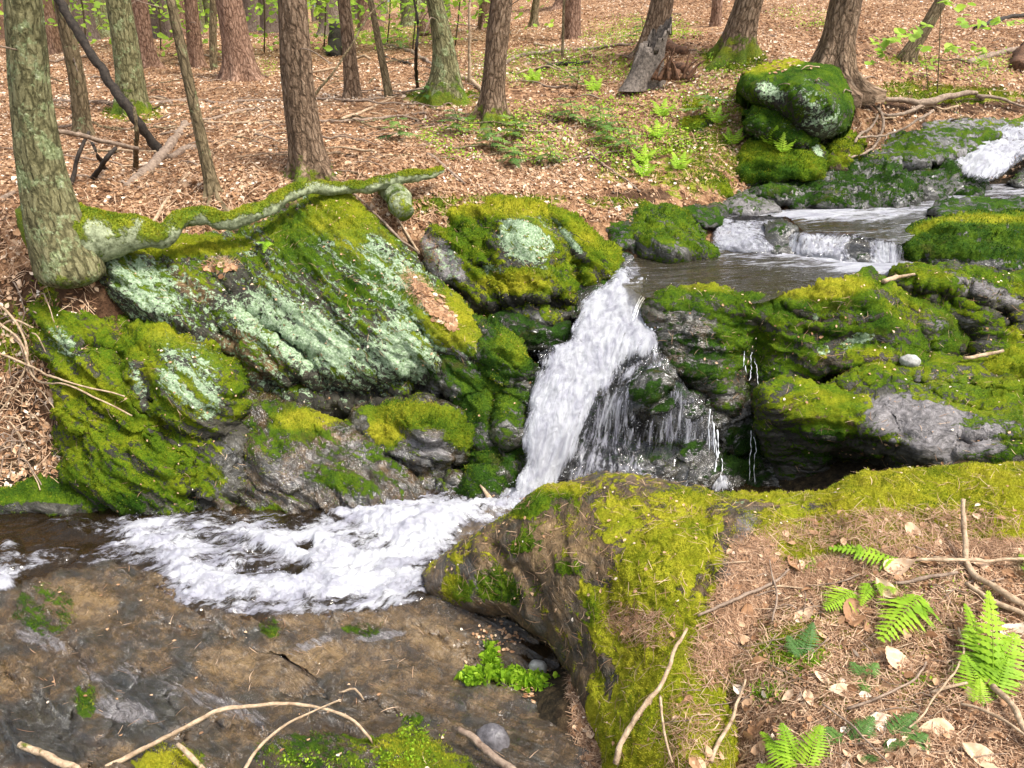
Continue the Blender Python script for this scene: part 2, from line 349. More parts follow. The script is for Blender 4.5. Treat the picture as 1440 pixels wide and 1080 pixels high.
# ------------------------------------------------------------ painting masks on a surface
def paint(base, ops, q):
    v = np.full(len(q), float(base))
    for op in ops:
        if op[0] == 'poly':
            _, poly, wd, val = op; d, _n = seg_near(q, poly); s = np.where(inside(q, poly), d, -d)
            k = np.clip(.5+s/(2*wd), 0, 1)
        else:
            x, y, rx, ry, ang, val = op; a = math.radians(ang)
            dx, dy = q[:, 0]-x, q[:, 1]-y
            u = (dx*math.cos(a)+dy*math.sin(a))/rx; t = (-dx*math.sin(a)+dy*math.cos(a))/ry
            k = np.clip(1.6*(1-np.sqrt(u*u+t*t))+.2, 0, 1); k = k*k*(3-2*k)
        v = v*(1-k)+val*k
    return v
SOLIDS = []     # (verts, tris) for laying things on
def patch(outline, ctrl=None, plane=None, step=3., rim=(26, .16), rough=3., seed=0, cracks=(), bumps=(), amp=.05, freq=2.2,
          n=(0.15, .2, 1), k=4., samp=.05, fine=.012, thick=.6, skirt=True, faceted=.0, blk=.035, bs=3.2):
    poly = smooth_poly(outline, rough, seed)
    x0, y0 = poly.min(0)-step*2; x1, y1 = poly.max(0)+step*2
    gx = np.arange(x0, x1, step); gy = np.arange(y0, y1, step)
    X, Y = np.meshgrid(gx, gy); q = np.c_[X.ravel(), Y.ravel()]
    d, near = seg_near(q, poly); ins = inside(q, poly); s = np.where(ins, d, -d)
    W_ = len(gx); keep = s > -step*.7
    q = np.where((s < 0)[:, None], near, q); s = np.maximum(s, 0)
    idx = -np.ones(len(q), int)
    i = np.arange(len(q)).reshape(len(gy), W_); a, b_, c, e = i[:-1, :-1].ravel(), i[:-1, 1:].ravel(), i[1:, 1:].ravel(), i[1:, :-1].ravel()
    ok = keep[a] & keep[b_] & keep[c] & keep[e]
    quads = np.c_[e, c, b_, a][ok]; used = np.unique(quads); idx[used] = np.arange(len(used)); quads = idx[quads]
    q = q[used]; s = s[used]
    if plane is not None: D = Yplane(q[:, 0], q[:, 1], plane)
    else:
        ct = np.array(ctrl, float); D = rbf(ct[:, :2]/1000, ct[:, 2], q/1000, .015)
    if rim:
        rw, R = rim; u = np.clip(1-s/rw, 0, 1); D = D+R*(1-np.sqrt(np.maximum(1-u*u, 0)))
    for ln, dep, wd in cracks:
        dd, _n = seg_near(q+np.c_[fbm(np.c_[q/25, q[:, 0]*0+seed], 3), fbm(np.c_[q/25, q[:, 0]*0+seed+9], 3)]*14, ln, False); D = D+dep*np.exp(-(dd/wd)**2)
    for bx, by, rx, ry, ang, h in bumps:
        an = math.radians(ang); dx, dy = q[:, 0]-bx, q[:, 1]-by
        uu = (dx*math.cos(an)+dy*math.sin(an))/rx; vv = (-dx*math.sin(an)+dy*math.cos(an))/ry
        r2 = uu*uu+vv*vv; D = D-h*np.where(r2 < 1, (1-r2)**1.2 if False else np.sqrt(np.maximum(1-r2, 0))*(1-.3*r2), 0)
    P = P3(q[:, 0], q[:, 1], D)
    nv = np.array(n, float); nv /= np.linalg.norm(nv)
    sp = P+(k-1)*(P@nv)[:, None]*nv
    # normals
    N = np.zeros_like(P); fn = np.cross(P[quads[:, 1]]-P[quads[:, 0]], P[quads[:, 3]]-P[quads[:, 0]])
    for j in range(4): np.add.at(N, quads[:, j], fn)
    N /= np.linalg.norm(N, axis=1)[:, None]+1e-12
    vdir = P-np.array([0, 0, CZ]); flip = np.sign(-(N*vdir).sum(1)); flip[flip == 0] = 1; N *= flip[:, None]
    h = amp*fbm(P*freq+seed*5.3, 3)*1.3+samp*ridged(sp*freq*.9+seed*2.1+fbm(P*1.5, 2)[:, None]*.8, 5)+fine*fbm(P*freq*9+3, 4, .6)
    if blk and samp:
        wq = sp*np.array([1, 1, 1.])*bs*.55+.35*np.stack([fbm(P*3+j*7, 2) for j in range(3)], -1); h = h+blk*blocks(wq, seed)+blk*.4*blocks(wq*2.7, seed+9)
    if faceted:
        t = (P@nv)*faceted+fbm(P*1.7+seed, 3)*1.1; fr = t-np.floor(t); h = h+.024*(np.minimum(fr*4, 1)*(1-fr)**.7-.3)
    P = P+N*h[:, None]
    faces = [quads]; verts = P; nq = len(q)
    if skirt:
        ed = np.sort(np.r_[quads[:, [0, 1]], quads[:, [1, 2]], quads[:, [2, 3]], quads[:, [3, 0]]], 1)
        key = ed[:, 0]*nq+ed[:, 1]; un, cnt = np.unique(key, return_counts=True); be = np.c_[un[cnt == 1]//nq, un[cnt == 1] % nq]
        bv = np.unique(be); mp = -np.ones(nq, int); mp[bv] = np.arange(len(bv)); cen = P[bv].mean(0)
        vd = vdir[bv]/np.linalg.norm(vdir[bv], axis=1)[:, None]; vd[:, 2] -= .25; rings = []
        for t, f in ((.35, .02), (1., .12)):
            rp = P[bv]+vd*thick*t; rp = rp+(cen+vd*thick*t-rp)*f*0; rings.append(rp)
        verts = np.r_[P, rings[0], rings[1], [cen+np.array([0, thick*.9, -thick*.3])]]
        o1, o2 = nq, nq+len(bv); ci = len(verts)-1
        A, B = be[:, 0], be[:, 1]
        faces = [np.r_[quads, np.c_[A, B, o1+mp[B], o1+mp[A]], np.c_[o1+mp[A], o1+mp[B], o2+mp[B], o2+mp[A]]], np.c_[o2+mp[A], o2+mp[B], np.full(len(A), ci)]]
    m = len(verts)-nq; sp = np.r_[sp, np.zeros((m, 3))]
    if m: sp[nq:] = verts[nq:]+(k-1)*(verts[nq:]@nv)[:, None]*nv
    px, py = proj(verts)
    return dict(v=verts, f=faces, q=np.c_[px, py], sp=sp, N=N, quads=quads, nq=nq, s=s)
CH = ('moss', 'lichen', 'wet', 'tan', 'pale', 'hue')
DEF = dict(moss=.3, lichen=0, wet=0, tan=0, pale=0, hue=.5)
def rock(label, outline, ctrl, fuzz=0, blade=(.008, .0022), cat='rock', name='boulder', group=None, masks=None, **k):
    g = patch(outline, ctrl, **k); masks = masks or {}
    at = {c: paint(*(masks[c] if c in masks and isinstance(masks[c], tuple) else (masks.get(c, DEF[c]), [])), g['q']) for c in CH}
    up = np.zeros(len(g['v'])); up[:g['nq']] = g['N'][:, 2]
    at['moss'] = at['moss']+np.where(at['moss'] > .05, (up-.35)*.25, 0)
    if (masks['lichen'][0] if isinstance(masks.get('lichen'), tuple) else masks.get('lichen', 0)) <= .14: at['lichen'] = at['lichen']*1.5-.5
    at['sp'] = g['sp']
    cush = np.clip(at['moss'][:g['nq']]-.3, 0, .6)*(.012*np.abs(pn(g['v'][:g['nq']]*22))+.008*pn(g['v'][:g['nq']]*48))*2.4
    g['v'][:g['nq']] += g['N']*cush[:, None]
    o = link_mesh(name, g['v'], g['f'], M['rock'], attrs=at); tag(o, label, cat, group)
    T = np.r_[g['quads'][:, [0, 1, 2]], g['quads'][:, [0, 2, 3]]]
    SOLIDS.append((g['v'][:g['nq']], T))
    if fuzz: add_fuzz(o, g, T, at, fuzz, blade)
    return o, g, at
def sample(V, T, wv, cnt):
    a, b_, c = V[T[:, 0]], V[T[:, 1]], V[T[:, 2]]
    ar = np.linalg.norm(np.cross(b_-a, c-a), axis=1)*wv[T].mean(1); ar = ar/ar.sum()
    i = RNG.choice(len(T), cnt, p=ar); r = RNG.random((cnt, 2)); sq = np.sqrt(r[:, 0])[:, None]; t = r[:, 1][:, None]
    p = a[i]*(1-sq)+b_[i]*sq*(1-t)+c[i]*sq*t
    nn = np.cross(b_[i]-a[i], c[i]-a[i]); nn /= np.linalg.norm(nn, axis=1)[:, None]+1e-12
    return p, nn, T[i]
def add_fuzz(o, g, T, at, cnt, blade, name='moss'):
    V = g['v'][:g['nq']]; N = g['N']
    mk = at['moss'][:g['nq']]+3.4*(.28*fbm(g['sp'][:g['nq']]*4, 4)+.16*fbm(V*28, 3))-.08
    wv = np.clip((mk-.42)*5, 0, 1)**2+1e-7
    p, nn, ti = sample(V, T, wv, cnt); nn = N[ti[:, 0]]
    hue = at['hue'][ti[:, 0]]; L, wd = blade; n = len(p)
    rd = RNG.normal(size=(n, 3)); d = nn*1.+rd*.55; d[:, 2] += .25; d /= np.linalg.norm(d, axis=1)[:, None]
    side = np.cross(d, RNG.normal(size=(n, 3))); side /= np.linalg.norm(side, axis=1)[:, None]
    l = L*RNG.uniform(.5, 1.5, n)[:, None]; ww = wd*RNG.uniform(.6, 1.4, n)[:, None]
    p = p-nn*.003
    vv = np.stack([p-side*ww, p+side*ww, p+d*l], 1).reshape(-1, 3)
    c = np.clip(hue+RNG.normal(size=n)*.16+fbm(p*7, 3)*.6, 0, 1); cv = np.repeat(c, 3); cv[2::3] += .08; cv[0::3] -= .12  # base darker, tip lighter: shade in the moss gaps put into blade colour
    f = np.arange(3*n).reshape(n, 3)
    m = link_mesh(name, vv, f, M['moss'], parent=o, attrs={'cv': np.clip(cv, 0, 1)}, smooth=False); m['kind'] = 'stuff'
    return m
exec_rocks = True
#@@PART2
# ------------------------------------------------------------ tree table: label, material, Y, [(px,py,width_px)...] from base up, flare
TREES = [
 ('thick lichened tree at the left edge whose mossy root runs along the boulder', 'grey', 3.9, [(100, 380, 104), (84, 338, 92), (62, 265, 72), (44, 150, 58), (32, 0, 52)], .0, .5),
 ('straight brown trunk standing just behind the big lichened boulder', 'hemlock', 5.2, [(437, 243, 56), (430, 205, 52), (418, 110, 46), (411, 0, 41)], .55, .6),
 ('thin slightly leaning young trunk between the mossy root and the brush pile', 'slim', 4.95, [(300, 272, 20), (282, 190, 17), (262, 100, 15), (240, 0, 13)], .6, .3),
 ('slender dark trunk behind the crossed dead sticks', 'slim', 6.3, [(118, 188, 25), (110, 120, 23), (98, 60, 22), (86, 0, 21)], .4, .2),
 ('pale grey lichened trunk with bright moss at its foot beside the black pole', 'grey', 7.4, [(186, 160, 46), (183, 110, 38), (175, 55, 36), (167, 0, 35)], .4, .95),
 ('broad reddish trunk flaring at its base in the far left woods', 'red', 10., [(340, 112, 48), (334, 70, 42), (322, 0, 37)], .6, .25),
 ('reddish trunk behind the pale lichened one at far left', 'red', 11., [(205, 96, 34), (200, 50, 30), (193, 0, 27)], .5, .1),
 ('red brown trunk just left of the broad flaring one', 'red', 11.5, [(276, 96, 24), (272, 40, 20), (268, 0, 18)], .6, .1),
 ('narrow pole-like trunk touching the broad flaring one', 'slim', 11., [(299, 98, 11), (300, 0, 10)], .2, 0),
 ('brown trunk in the woods beside the thick tree at the left edge', 'red', 13., [(76, 76, 26), (62, 0, 20)], .5, 0),
 ('light brown trunk right of the straight trunk behind the boulder', 'hemlock', 8., [(496, 137, 24), (490, 60, 20), (483, 0, 18)], .4, 0),
 ('thin crooked dark trunk leaning between two larger ones', 'slim', 7.8, [(548, 137, 13), (538, 90, 11), (530, 45, 10), (521, 0, 9)], .3, 0),
 ('speckled birch trunk with a swollen blue-green mossy foot', 'grey', 7.6, [(625, 138, 62), (629, 105, 40), (622, 50, 29), (611, 0, 25)], .35, .9),
 ('sturdy brown trunk with a mossy root toe in the middle of the slope', 'hemlock', 6.8, [(690, 163, 38), (694, 120, 34), (700, 50, 33), (705, 0, 33)], .6, .7),
 ('brown trunk far up the slope behind the sturdy middle one', 'red', 14., [(682, 42, 22), (684, 0, 19)], .4, 0),
 ('small dark trunk alone on the far slope', 'slim', 14., [(749, 38, 13), (754, 0, 10)], .7, 0),
 ('reddish trunk on the far slope above the fallen branches', 'red', 12., [(803, 57, 28), (805, 0, 25)], .3, 0),
 ('spindly sapling stem in front of the reddish far trunk', 'slim', 9.2, [(791, 80, 4.5), (792, 30, 4), (793, 0, 3.5)], .1, 0),
 ('trunk rising behind the rotten stump', 'hemlock', 8.6, [(918, 62, 40), (926, 25, 36), (932, 0, 34)], .3, .1),
 ('brown trunk with a bright mossy base left of the green boulder', 'hemlock', 7.9, [(1033, 75, 48), (1041, 40, 43), (1054, 0, 41)], .5, .9),
 ('stout brown trunk flaring just behind the green boulder', 'hemlock', 7.2, [(1168, 108, 58), (1177, 60, 48), (1190, 0, 44)], .7, .15),
 ('narrow red trunk at the top of the slope near the mossy based one', 'red', 11., [(1006, 36, 17), (1009, 0, 15)], .2, 0),
 ('leaning trunk with a mossy foot behind the leafy saplings', 'slim', 8.6, [(1272, 82, 24), (1298, 45, 20), (1330, -10, 18)], .3, .5),
]
# ------------------------------------------------------------ ground sheet
GP = [(-200, 300, 4.4), (20, 330, 4.2), (-20, 420, 4.0), (20, 500, 3.78), (40, 640, 3.5), (-150, 640, 3.4), (-300, 500, 3.6), (-500, 300, 4.2), (100, 400, 4.15),
 (130, 355, 4.35), (260, 315, 4.75), (400, 272, 4.98), (520, 262, 5.05), (560, 268, 5.05), (650, 275, 5.2), (700, 285, 5.25), (800, 292, 5.3), (870, 315, 5.25), (930, 280, 5.6),
 (1000, 262, 5.85), (1050, 230, 6.25), (1120, 210, 6.6), (1200, 190, 6.9), (1240, 160, 7.4), (1440, 148, 7.9), (1700, 140, 8), (700, 220, 6.2), (850, 200, 6.6),
 (950, 150, 7.2), (880, 100, 8.5), (600, 180, 7), (150, 60, 14), (400, 52, 16), (560, 36, 20), (750, 22, 18), (900, 2, 17), (1100, 0, 15), (1300, -2, 13), (1500, -2, 12), (1900, 0, 12),
 (-100, 100, 10), (200, 240, 5.6), (250, 200, 6.2), (-200, 200, 6.2), (1440, 1080, 1.2), (1000, 1080, 1.47), (1060, 1080, 1.36), (1200, 900, 1.7), (1440, 800, 1.9), (1040, 960, 1.62), (1600, 900, 1.6), (1250, 785, 1.975), (1110, 850, 1.87), (1440, 780, 1.97), (1060, 890, 1.78),
 (1350, 60, 9.3), (1440, 60, 9.1), (1100, 60, 9.5), (640, 880, 2.42), (790, 980, 1.95)]
GX = [(10, 30, 6.2), (5, 30, 4.9), (0, 35, 3.6), (-10, 30, 2.7), (-20, 30, 2.3), (20, 20, 6), (-10, 60, 3.2), (25, 60, 12), (0, 100, 6), (-60, 100, 4), (60, 100, 20), (0, 300, 12), (-250, 300, 12), (250, 300, 30),
 (1.5, 4.7, .78), (2.5, 4.8, .78), (3.6, 5, .8), (1.8, 5.7, .93), (3, 6.1, .97), (4.5, 6.8, 1.02), (5.3, 7.3, 1.3), (4, 6.9, 1.2), (1.5, 4.0, .3), (2.5, 4.0, .4), (3.5, 4.2, .5), (1, 3.9, -.1),
 (-2.5, 3, -.2), (-1.5, 3, -.22), (-.5, 3, -.22), (0, 3.3, -.2), (.6, 3.3, -.15), (1.1, 3.3, -.2), (-1.4, 3.75, -.15), (-.5, 3.85, -.05), (.3, 4.0, .0), (.85, 4.55, .72),
 (-2.0, 3.8, .15), (-1.5, 4.2, .4), (-1.0, 4.45, .55), (-.4, 4.5, .5), (0, 4.6, .6), (.4, 4.8, .8), (0, 0, .70), (1, 0, .8), (-1, 0, .5), (2, 0, .9), (0, -2, .8), (2, -2, .9), (-3, -1, .6), (2.2, 2.3, .8),
 (1.1, 2.7, .35), (1.7, 2.8, .35), (3, 3, .6), (.4, 2.75, -.15), (.1, 2.4, -.1), (-.5, 1.95, -.1), (-1.2, 2.3, -.2), (-1.5, 1.5, 0), (-.5, 1.45, 0), (-2.2, 1.9, -.15), (-.1, 1.0, .25), (-2.5, .8, .2), (-3.5, 2.5, -.2), (-4, 3.3, .3)]
_c = [list(P3(*a)) for a in GP]+[list(a) for a in GX]
for t in TREES:
    b0 = P3(t[3][0][0], t[3][0][1], t[2]); _c.append(list(b0))
_c = np.array(_c)
def gz0(x, y):
    q = np.c_[np.ravel(x), np.ravel(y)]; z = rbf(_c[:, :2], _c[:, 2], q, .12)
    p = np.c_[q, np.zeros(len(q))]; far = np.clip(q[:, 1]/14, .25, 1.4)
    return z+.05*far*fbm(p*.9, 4)+.022*fbm(p*5, 4)
ys = [-4.]
while ys[-1] < 320:
    y = ys[-1]; ys.append(y+(.25 if y < .7 else .013 if y < 2.5 else .03 if y < 6 else .03+(y-6)*.022))
ys = np.array(ys); tt = np.sinh(np.linspace(-1, 1, 640)*1.2)/np.sinh(1.2)*1.9
YY, TT = np.meshgrid(ys, tt, indexing='ij'); XX = TT*(np.maximum(YY, 0)*.85+1.1+np.abs(np.minimum(YY, 0))*.5)
gv = np.c_[XX.ravel(), YY.ravel(), gz0(XX, YY)]
i_ = np.arange(len(gv)).reshape(XX.shape); gq = np.c_[i_[:-1, :-1].ravel(), i_[:-1, 1:].ravel(), i_[1:, 1:].ravel(), i_[1:, :-1].ravel()]
gpx = np.c_[proj(gv)]
if gpx.shape[1] != 2: gpx = gpx.T
gmoss = paint(-.05, [(20, 480, 60, 60, 0, .6), (60, 440, 40, 60, 0, .5), (440, 245, 60, 12, 0, .6), (186, 160, 60, 16, 0, .7), (625, 138, 70, 16, 0, .8), (700, 172, 60, 20, 15, .7), (1030, 85, 60, 24, 0, .9),
    (800, 95, 160, 30, 0, .35), (980, 225, 90, 70, 0, .62), (900, 240, 90, 26, 0, .5), (1030, 150, 60, 40, 0, .5), (860, 285, 60, 10, 0, .6), (760, 215, 90, 30, 0, .25), (1270, 85, 40, 8, 0, .6), (1340, 135, 130, 14, 0, .85), (1280, 122, 60, 10, 0, .6), (700, 282, 140, 10, 0, .8), (600, 292, 60, 16, 0, .8),
    (1120, 790, 150, 40, -10, .7), (1060, 880, 60, 60, 0, .5), (1200, 870, 300, 200, 0, .42), (1110, 915, 60, 40, 0, .95), (1150, 810, 26, 18, 0, .8), (1070, 975, 24, 26, 0, .8), (1140, 870, 30, 20, 0, .5), (980, 960, 60, 120, 0, .8), (1380, 700, 200, 50, 0, .8), (1090, 1000, 40, 60, 0, .4), (1290, 960, 60, 40, 0, .4), (500, 40, 120, 14, 0, .5)], gpx)
gsoil = paint(0, [(1200, 900, 420, 240, 0, .42), (870, 225, 120, 16, 0, .6), (780, 165, 60, 14, 0, .7), (1290, 130, 140, 10, 0, .5), (60, 300, 60, 60, 0, .4), (40, 420, 60, 50, 0, .8), (900, 275, 60, 14, 0, .7), (120, 560, 160, 120, 0, .8), (1350, 150, 200, 12, 0, .9),
    (1150, 870, 80, 60, 0, .5), (1000, 985, 40, 40, 0, .8), (300, 450, 400, 120, 0, 1.), (600, 420, 260, 100, 0, 1.), (800, 880, 100, 110, 0, 1.)], gpx)
below = np.clip((1.05-gv[:, 2])*3, 0, 1)*((gv[:, 1] > 2.9) & (gv[:, 0] > -1.9)); below = np.maximum(below, np.clip((1.5-gv[:, 2])*5, 0, 1)*((gv[:, 0] > 2.7) & (gv[:, 1] > 5.2) & (gv[:, 1] < 7.9))); bed = np.maximum(below, np.clip((.32-gv[:, 2])*6, 0, 1)*(gv[:, 1] > .8)*(gv[:, 1] < 3.6)); gsoil = np.maximum(gsoil, below); gmoss = gmoss*(1-below)
gr = link_mesh('ground', gv, gq, M['ground'], attrs={'moss': gmoss, 'soil': gsoil, 'bed': bed, 'hue': paint(.6, [(1200, 800, 400, 200, 0, .8), (1030, 85, 60, 24, 0, .7)], gpx)}, origin=Vector((0, 0, 0)))
gr['kind'] = 'structure'
GT = np.r_[gq[:, [0, 1, 2]], gq[:, [0, 2, 3]]]
near = gv[GT[:, 0], 1] < 40
SOLIDS.append((gv, GT[near]))

# ------------------------------------------------------------ rocks
DG = (.62, .33, .70)      # strata normal of the left bank (layers run down to the right)
HZ = (.12, .25, 1)        # near level layers
R1 = rock('large slanting boulder crusted with mint lichen and moss beneath the long root',
 [(132, 372), (150, 352), (215, 345), (270, 338), (330, 330), (372, 312), (410, 290), (450, 268), (478, 260), (500, 285), (530, 318), (570, 360), (610, 400), (650, 435), (690, 470), (700, 500), (690, 530), (650, 545), (615, 530), (590, 540), (560, 568), (530, 585), (480, 592), (430, 582), (390, 565), (350, 540), (330, 500), (290, 490), (240, 470), (190, 445), (155, 415), (138, 395)],
 [(140, 375, 4.0), (270, 340, 4.4), (410, 292, 4.72), (478, 262, 4.88), (570, 360, 4.5), (690, 480, 4.02), (640, 540, 3.85), (480, 585, 3.85), (350, 530, 3.8), (200, 440, 3.85), (300, 400, 4.12), (420, 420, 4.08), (540, 450, 3.98), (450, 500, 3.9), (400, 340, 4.45), (490, 340, 4.4)],
 step=2.4, rim=(30, .22), seed=1, n=DG, k=7, samp=.04, amp=.03, blk=.02, faceted=7., cracks=[([(300, 390), (350, 440), (400, 480), (450, 500)], .10, 8), ([(200, 350), (260, 400), (300, 440), (330, 480)], .08, 6), ([(560, 440), (620, 500), (650, 540)], .08, 6), ([(380, 540), (450, 545), (520, 550), (580, 530)], .12, 14), ([(420, 500), (470, 530)], .06, 6)],
 bumps=[(620, 450, 70, 34, 45, .06)], fuzz=42000, blade=(.008, .0026),
 masks=dict(moss=(.36, [(250, 345, 110, 18, 0, 1.), (480, 320, 70, 60, 45, .95), (420, 340, 60, 40, 40, .8), (560, 430, 70, 34, 50, .75), (500, 400, 50, 120, -40, .45), (640, 460, 60, 40, 40, .85), (340, 420, 60, 40, 40, .1), (215, 400, 80, 40, 35, .25), (430, 470, 110, 50, 30, .12), (560, 480, 50, 60, 0, .2), (480, 565, 110, 26, 0, .1), (545, 370, 30, 60, -40, .3)]),
   lichen=(.34, [(200, 395, 80, 36, 35, .85), (420, 470, 120, 44, 25, 1.), (370, 420, 90, 30, 45, .75), (560, 400, 40, 120, -42, .8), (570, 490, 55, 50, 30, .85), (470, 340, 60, 26, 50, .6), (250, 350, 60, 18, 0, .0), (480, 570, 110, 22, 0, .1), (330, 390, 46, 40, 40, .2), (640, 450, 40, 30, 40, .1)]),
   tan=(.1, [(270, 400, 50, 26, 40, .7), (330, 500, 60, 40, 30, .6), (360, 500, 60, 40, 20, .7)]), pale=(.15, [(230, 410, 60, 20, 38, .4), (650, 480, 40, 30, 0, .6)]),
   hue=(.52, [(480, 310, 60, 60, 0, .70), (450, 440, 100, 90, 0, .5), (250, 345, 110, 20, 0, .75), (440, 360, 60, 40, 40, .4), (640, 450, 60, 50, 0, .8), (520, 400, 60, 30, 40, .35)])))
R2 = rock('mossy lower boulder with round mint lichen patches at the left of the stream',
 [(52, 440), (75, 408), (108, 396), (128, 410), (150, 440), (190, 455), (240, 466), (290, 480), (330, 510), (345, 545), (340, 590), (360, 640), (350, 690), (300, 720), (262, 738), (200, 728), (140, 712), (100, 690), (86, 640), (72, 580), (62, 530), (56, 480)],
 [(60, 450, 3.85), (110, 398, 3.95), (190, 456, 3.85), (320, 500, 3.82), (340, 600, 3.6), (300, 540, 3.62), (240, 500, 3.68), (140, 520, 3.6), (100, 470, 3.72), (90, 640, 3.45), (200, 600, 3.42), (280, 640, 3.4), (200, 700, 3.25), (340, 690, 3.35), (150, 650, 3.38), (262, 735, 3.18)],
 step=2.4, rim=(28, .2), seed=2, n=DG, k=6, samp=.05, amp=.04, faceted=5, cracks=[([(118, 492), (165, 495), (175, 540)], .09, 7), ([(230, 600), (250, 660), (280, 710)], .05, 7), ([(205, 500), (215, 560), (210, 600)], .05, 5), ([(140, 440), (170, 470)], .08, 10)],
 bumps=[(265, 540, 85, 70, 30, .06), (185, 660, 90, 50, 10, .05)], fuzz=42000, blade=(.008, .0026),
 masks=dict(moss=(.66, [(265, 530, 60, 46, 30, .22), (90, 480, 30, 60, 60, .45), (195, 535, 14, 50, -15, .2), (300, 600, 30, 60, 0, .35), (340, 640, 40, 60, 0, .15), (300, 705, 50, 22, 10, .3), (150, 560, 50, 30, 20, .8), (185, 490, 30, 20, 0, .95)]),
   lichen=(.12, [(262, 540, 58, 34, 30, .9), (235, 485, 40, 24, 20, .8), (290, 560, 34, 40, 0, .8), (85, 478, 20, 50, -35, .9), (192, 535, 10, 52, -20, .8), (290, 505, 50, 26, 30, .7), (212, 585, 14, 14, 0, .7)]),
   tan=(.2, [(160, 450, 60, 30, 0, .6)]), wet=(.1, [(340, 670, 50, 60, 0, .8), (240, 725, 120, 18, 0, .8)]), hue=(.55, [(170, 670, 90, 50, 0, .50), (260, 470, 60, 30, 0, .7), (110, 560, 60, 60, 0, .68), (290, 620, 40, 40, 0, .6), (170, 710, 90, 20, 0, .35)])))
R3 = rock('smooth wet grey rock sloping into the foam below the big boulder',
 [(335, 560), (380, 556), (430, 575), (490, 595), (530, 620), (565, 650), (600, 680), (610, 705), (560, 715), (480, 722), (400, 735), (340, 738), (290, 735), (300, 690), (330, 640)],
 [(340, 565, 3.8), (430, 577, 3.78), (540, 630, 3.6), (600, 690, 3.42), (400, 640, 3.5), (480, 660, 3.45), (350, 700, 3.35), (440, 725, 3.22), (560, 712, 3.28), (300, 730, 3.25)],
 step=2.6, rim=(24, .16), seed=3, n=(.5, .3, .8), k=7, samp=.06, amp=.04, faceted=4, bumps=[(400, 640, 50, 50, 0, .05)], fuzz=9000, blade=(.009, .0025),
 masks=dict(moss=(.15, [(420, 590, 60, 24, 20, .75), (390, 620, 40, 30, 0, .5), (490, 680, 50, 18, 15, .6), (385, 725, 26, 18, 0, 1.), (340, 610, 30, 40, 0, .45)]), wet=(.9, []), pale=(.02, [(400, 680, 60, 40, 40, .42), (500, 640, 50, 30, 30, .46), (430, 590, 50, 20, 0, .0)]), tan=(.5, [(430, 600, 60, 20, 20, .8)]), hue=(.45, [(430, 590, 60, 20, 0, .8)])))
R4 = rock('green topped rock with a dark hollow underside beside the foam',
 [(505, 596), (530, 582), (580, 570), (630, 575), (670, 590), (700, 610), (690, 650), (660, 680), (640, 705), (600, 690), (560, 660), (520, 625)],
 [(505, 598, 3.72), (580, 572, 3.78), (680, 600, 3.72), (600, 600, 3.6), (560, 640, 3.55), (640, 660, 3.5), (650, 700, 3.42)],
 step=2.6, rim=(22, .16), seed=4, n=(.3, .3, .9), k=6, samp=.06, amp=.04, faceted=4, cracks=[([(560, 665), (620, 670), (670, 650)], .14, 12)], fuzz=12000, blade=(.010, .0028),
 masks=dict(moss=(.1, [(590, 585, 90, 22, 5, 1.), (660, 610, 40, 30, 0, .9), (540, 610, 30, 24, 20, .8)]), wet=(.8, []), tan=(.4, []), pale=(0, [(600, 630, 70, 26, 0, .5)]), hue=(.55, [(590, 580, 60, 14, 0, .65), (540, 610, 30, 20, 0, .85)])))
R5 = rock('wet mossy rock wall standing against the left edge of the waterfall',
 [(640, 430), (690, 452), (715, 455), (735, 480), (752, 520), (748, 560), (742, 610), (735, 660), (720, 710), (660, 730), (620, 710), (610, 680), (600, 600), (560, 560), (600, 530)],
 [(640, 440, 4.15), (700, 455, 4.1), (748, 520, 3.82), (742, 600, 3.66), (730, 680, 3.5), (680, 530, 3.88), (640, 560, 3.85), (620, 640, 3.7), (680, 620, 3.65), (660, 700, 3.42), (590, 560, 3.95)],
 step=2.6, rim=(22, .18), seed=5, n=DG, k=5, samp=.06, amp=.07, cracks=[([(620, 560), (650, 600), (660, 650)], .10, 12), ([(690, 560), (700, 620)], .07, 8), ([(640, 660), (700, 650)], .08, 8)], bumps=[(710, 500, 40, 36, 45, .10), (690, 590, 44, 36, 0, .08), (680, 670, 36, 30, 0, .08)], fuzz=22000, blade=(.010, .0028),
 masks=dict(moss=(.5, [(715, 500, 40, 50, 30, .9), (690, 560, 50, 40, 0, .8), (640, 690, 50, 24, 0, .7), (690, 650, 40, 30, 0, .6), (600, 560, 40, 30, 0, .1)]), wet=(.75, []), hue=(.30, [(720, 490, 30, 40, 0, .55), (690, 570, 40, 30, 0, .42)])))
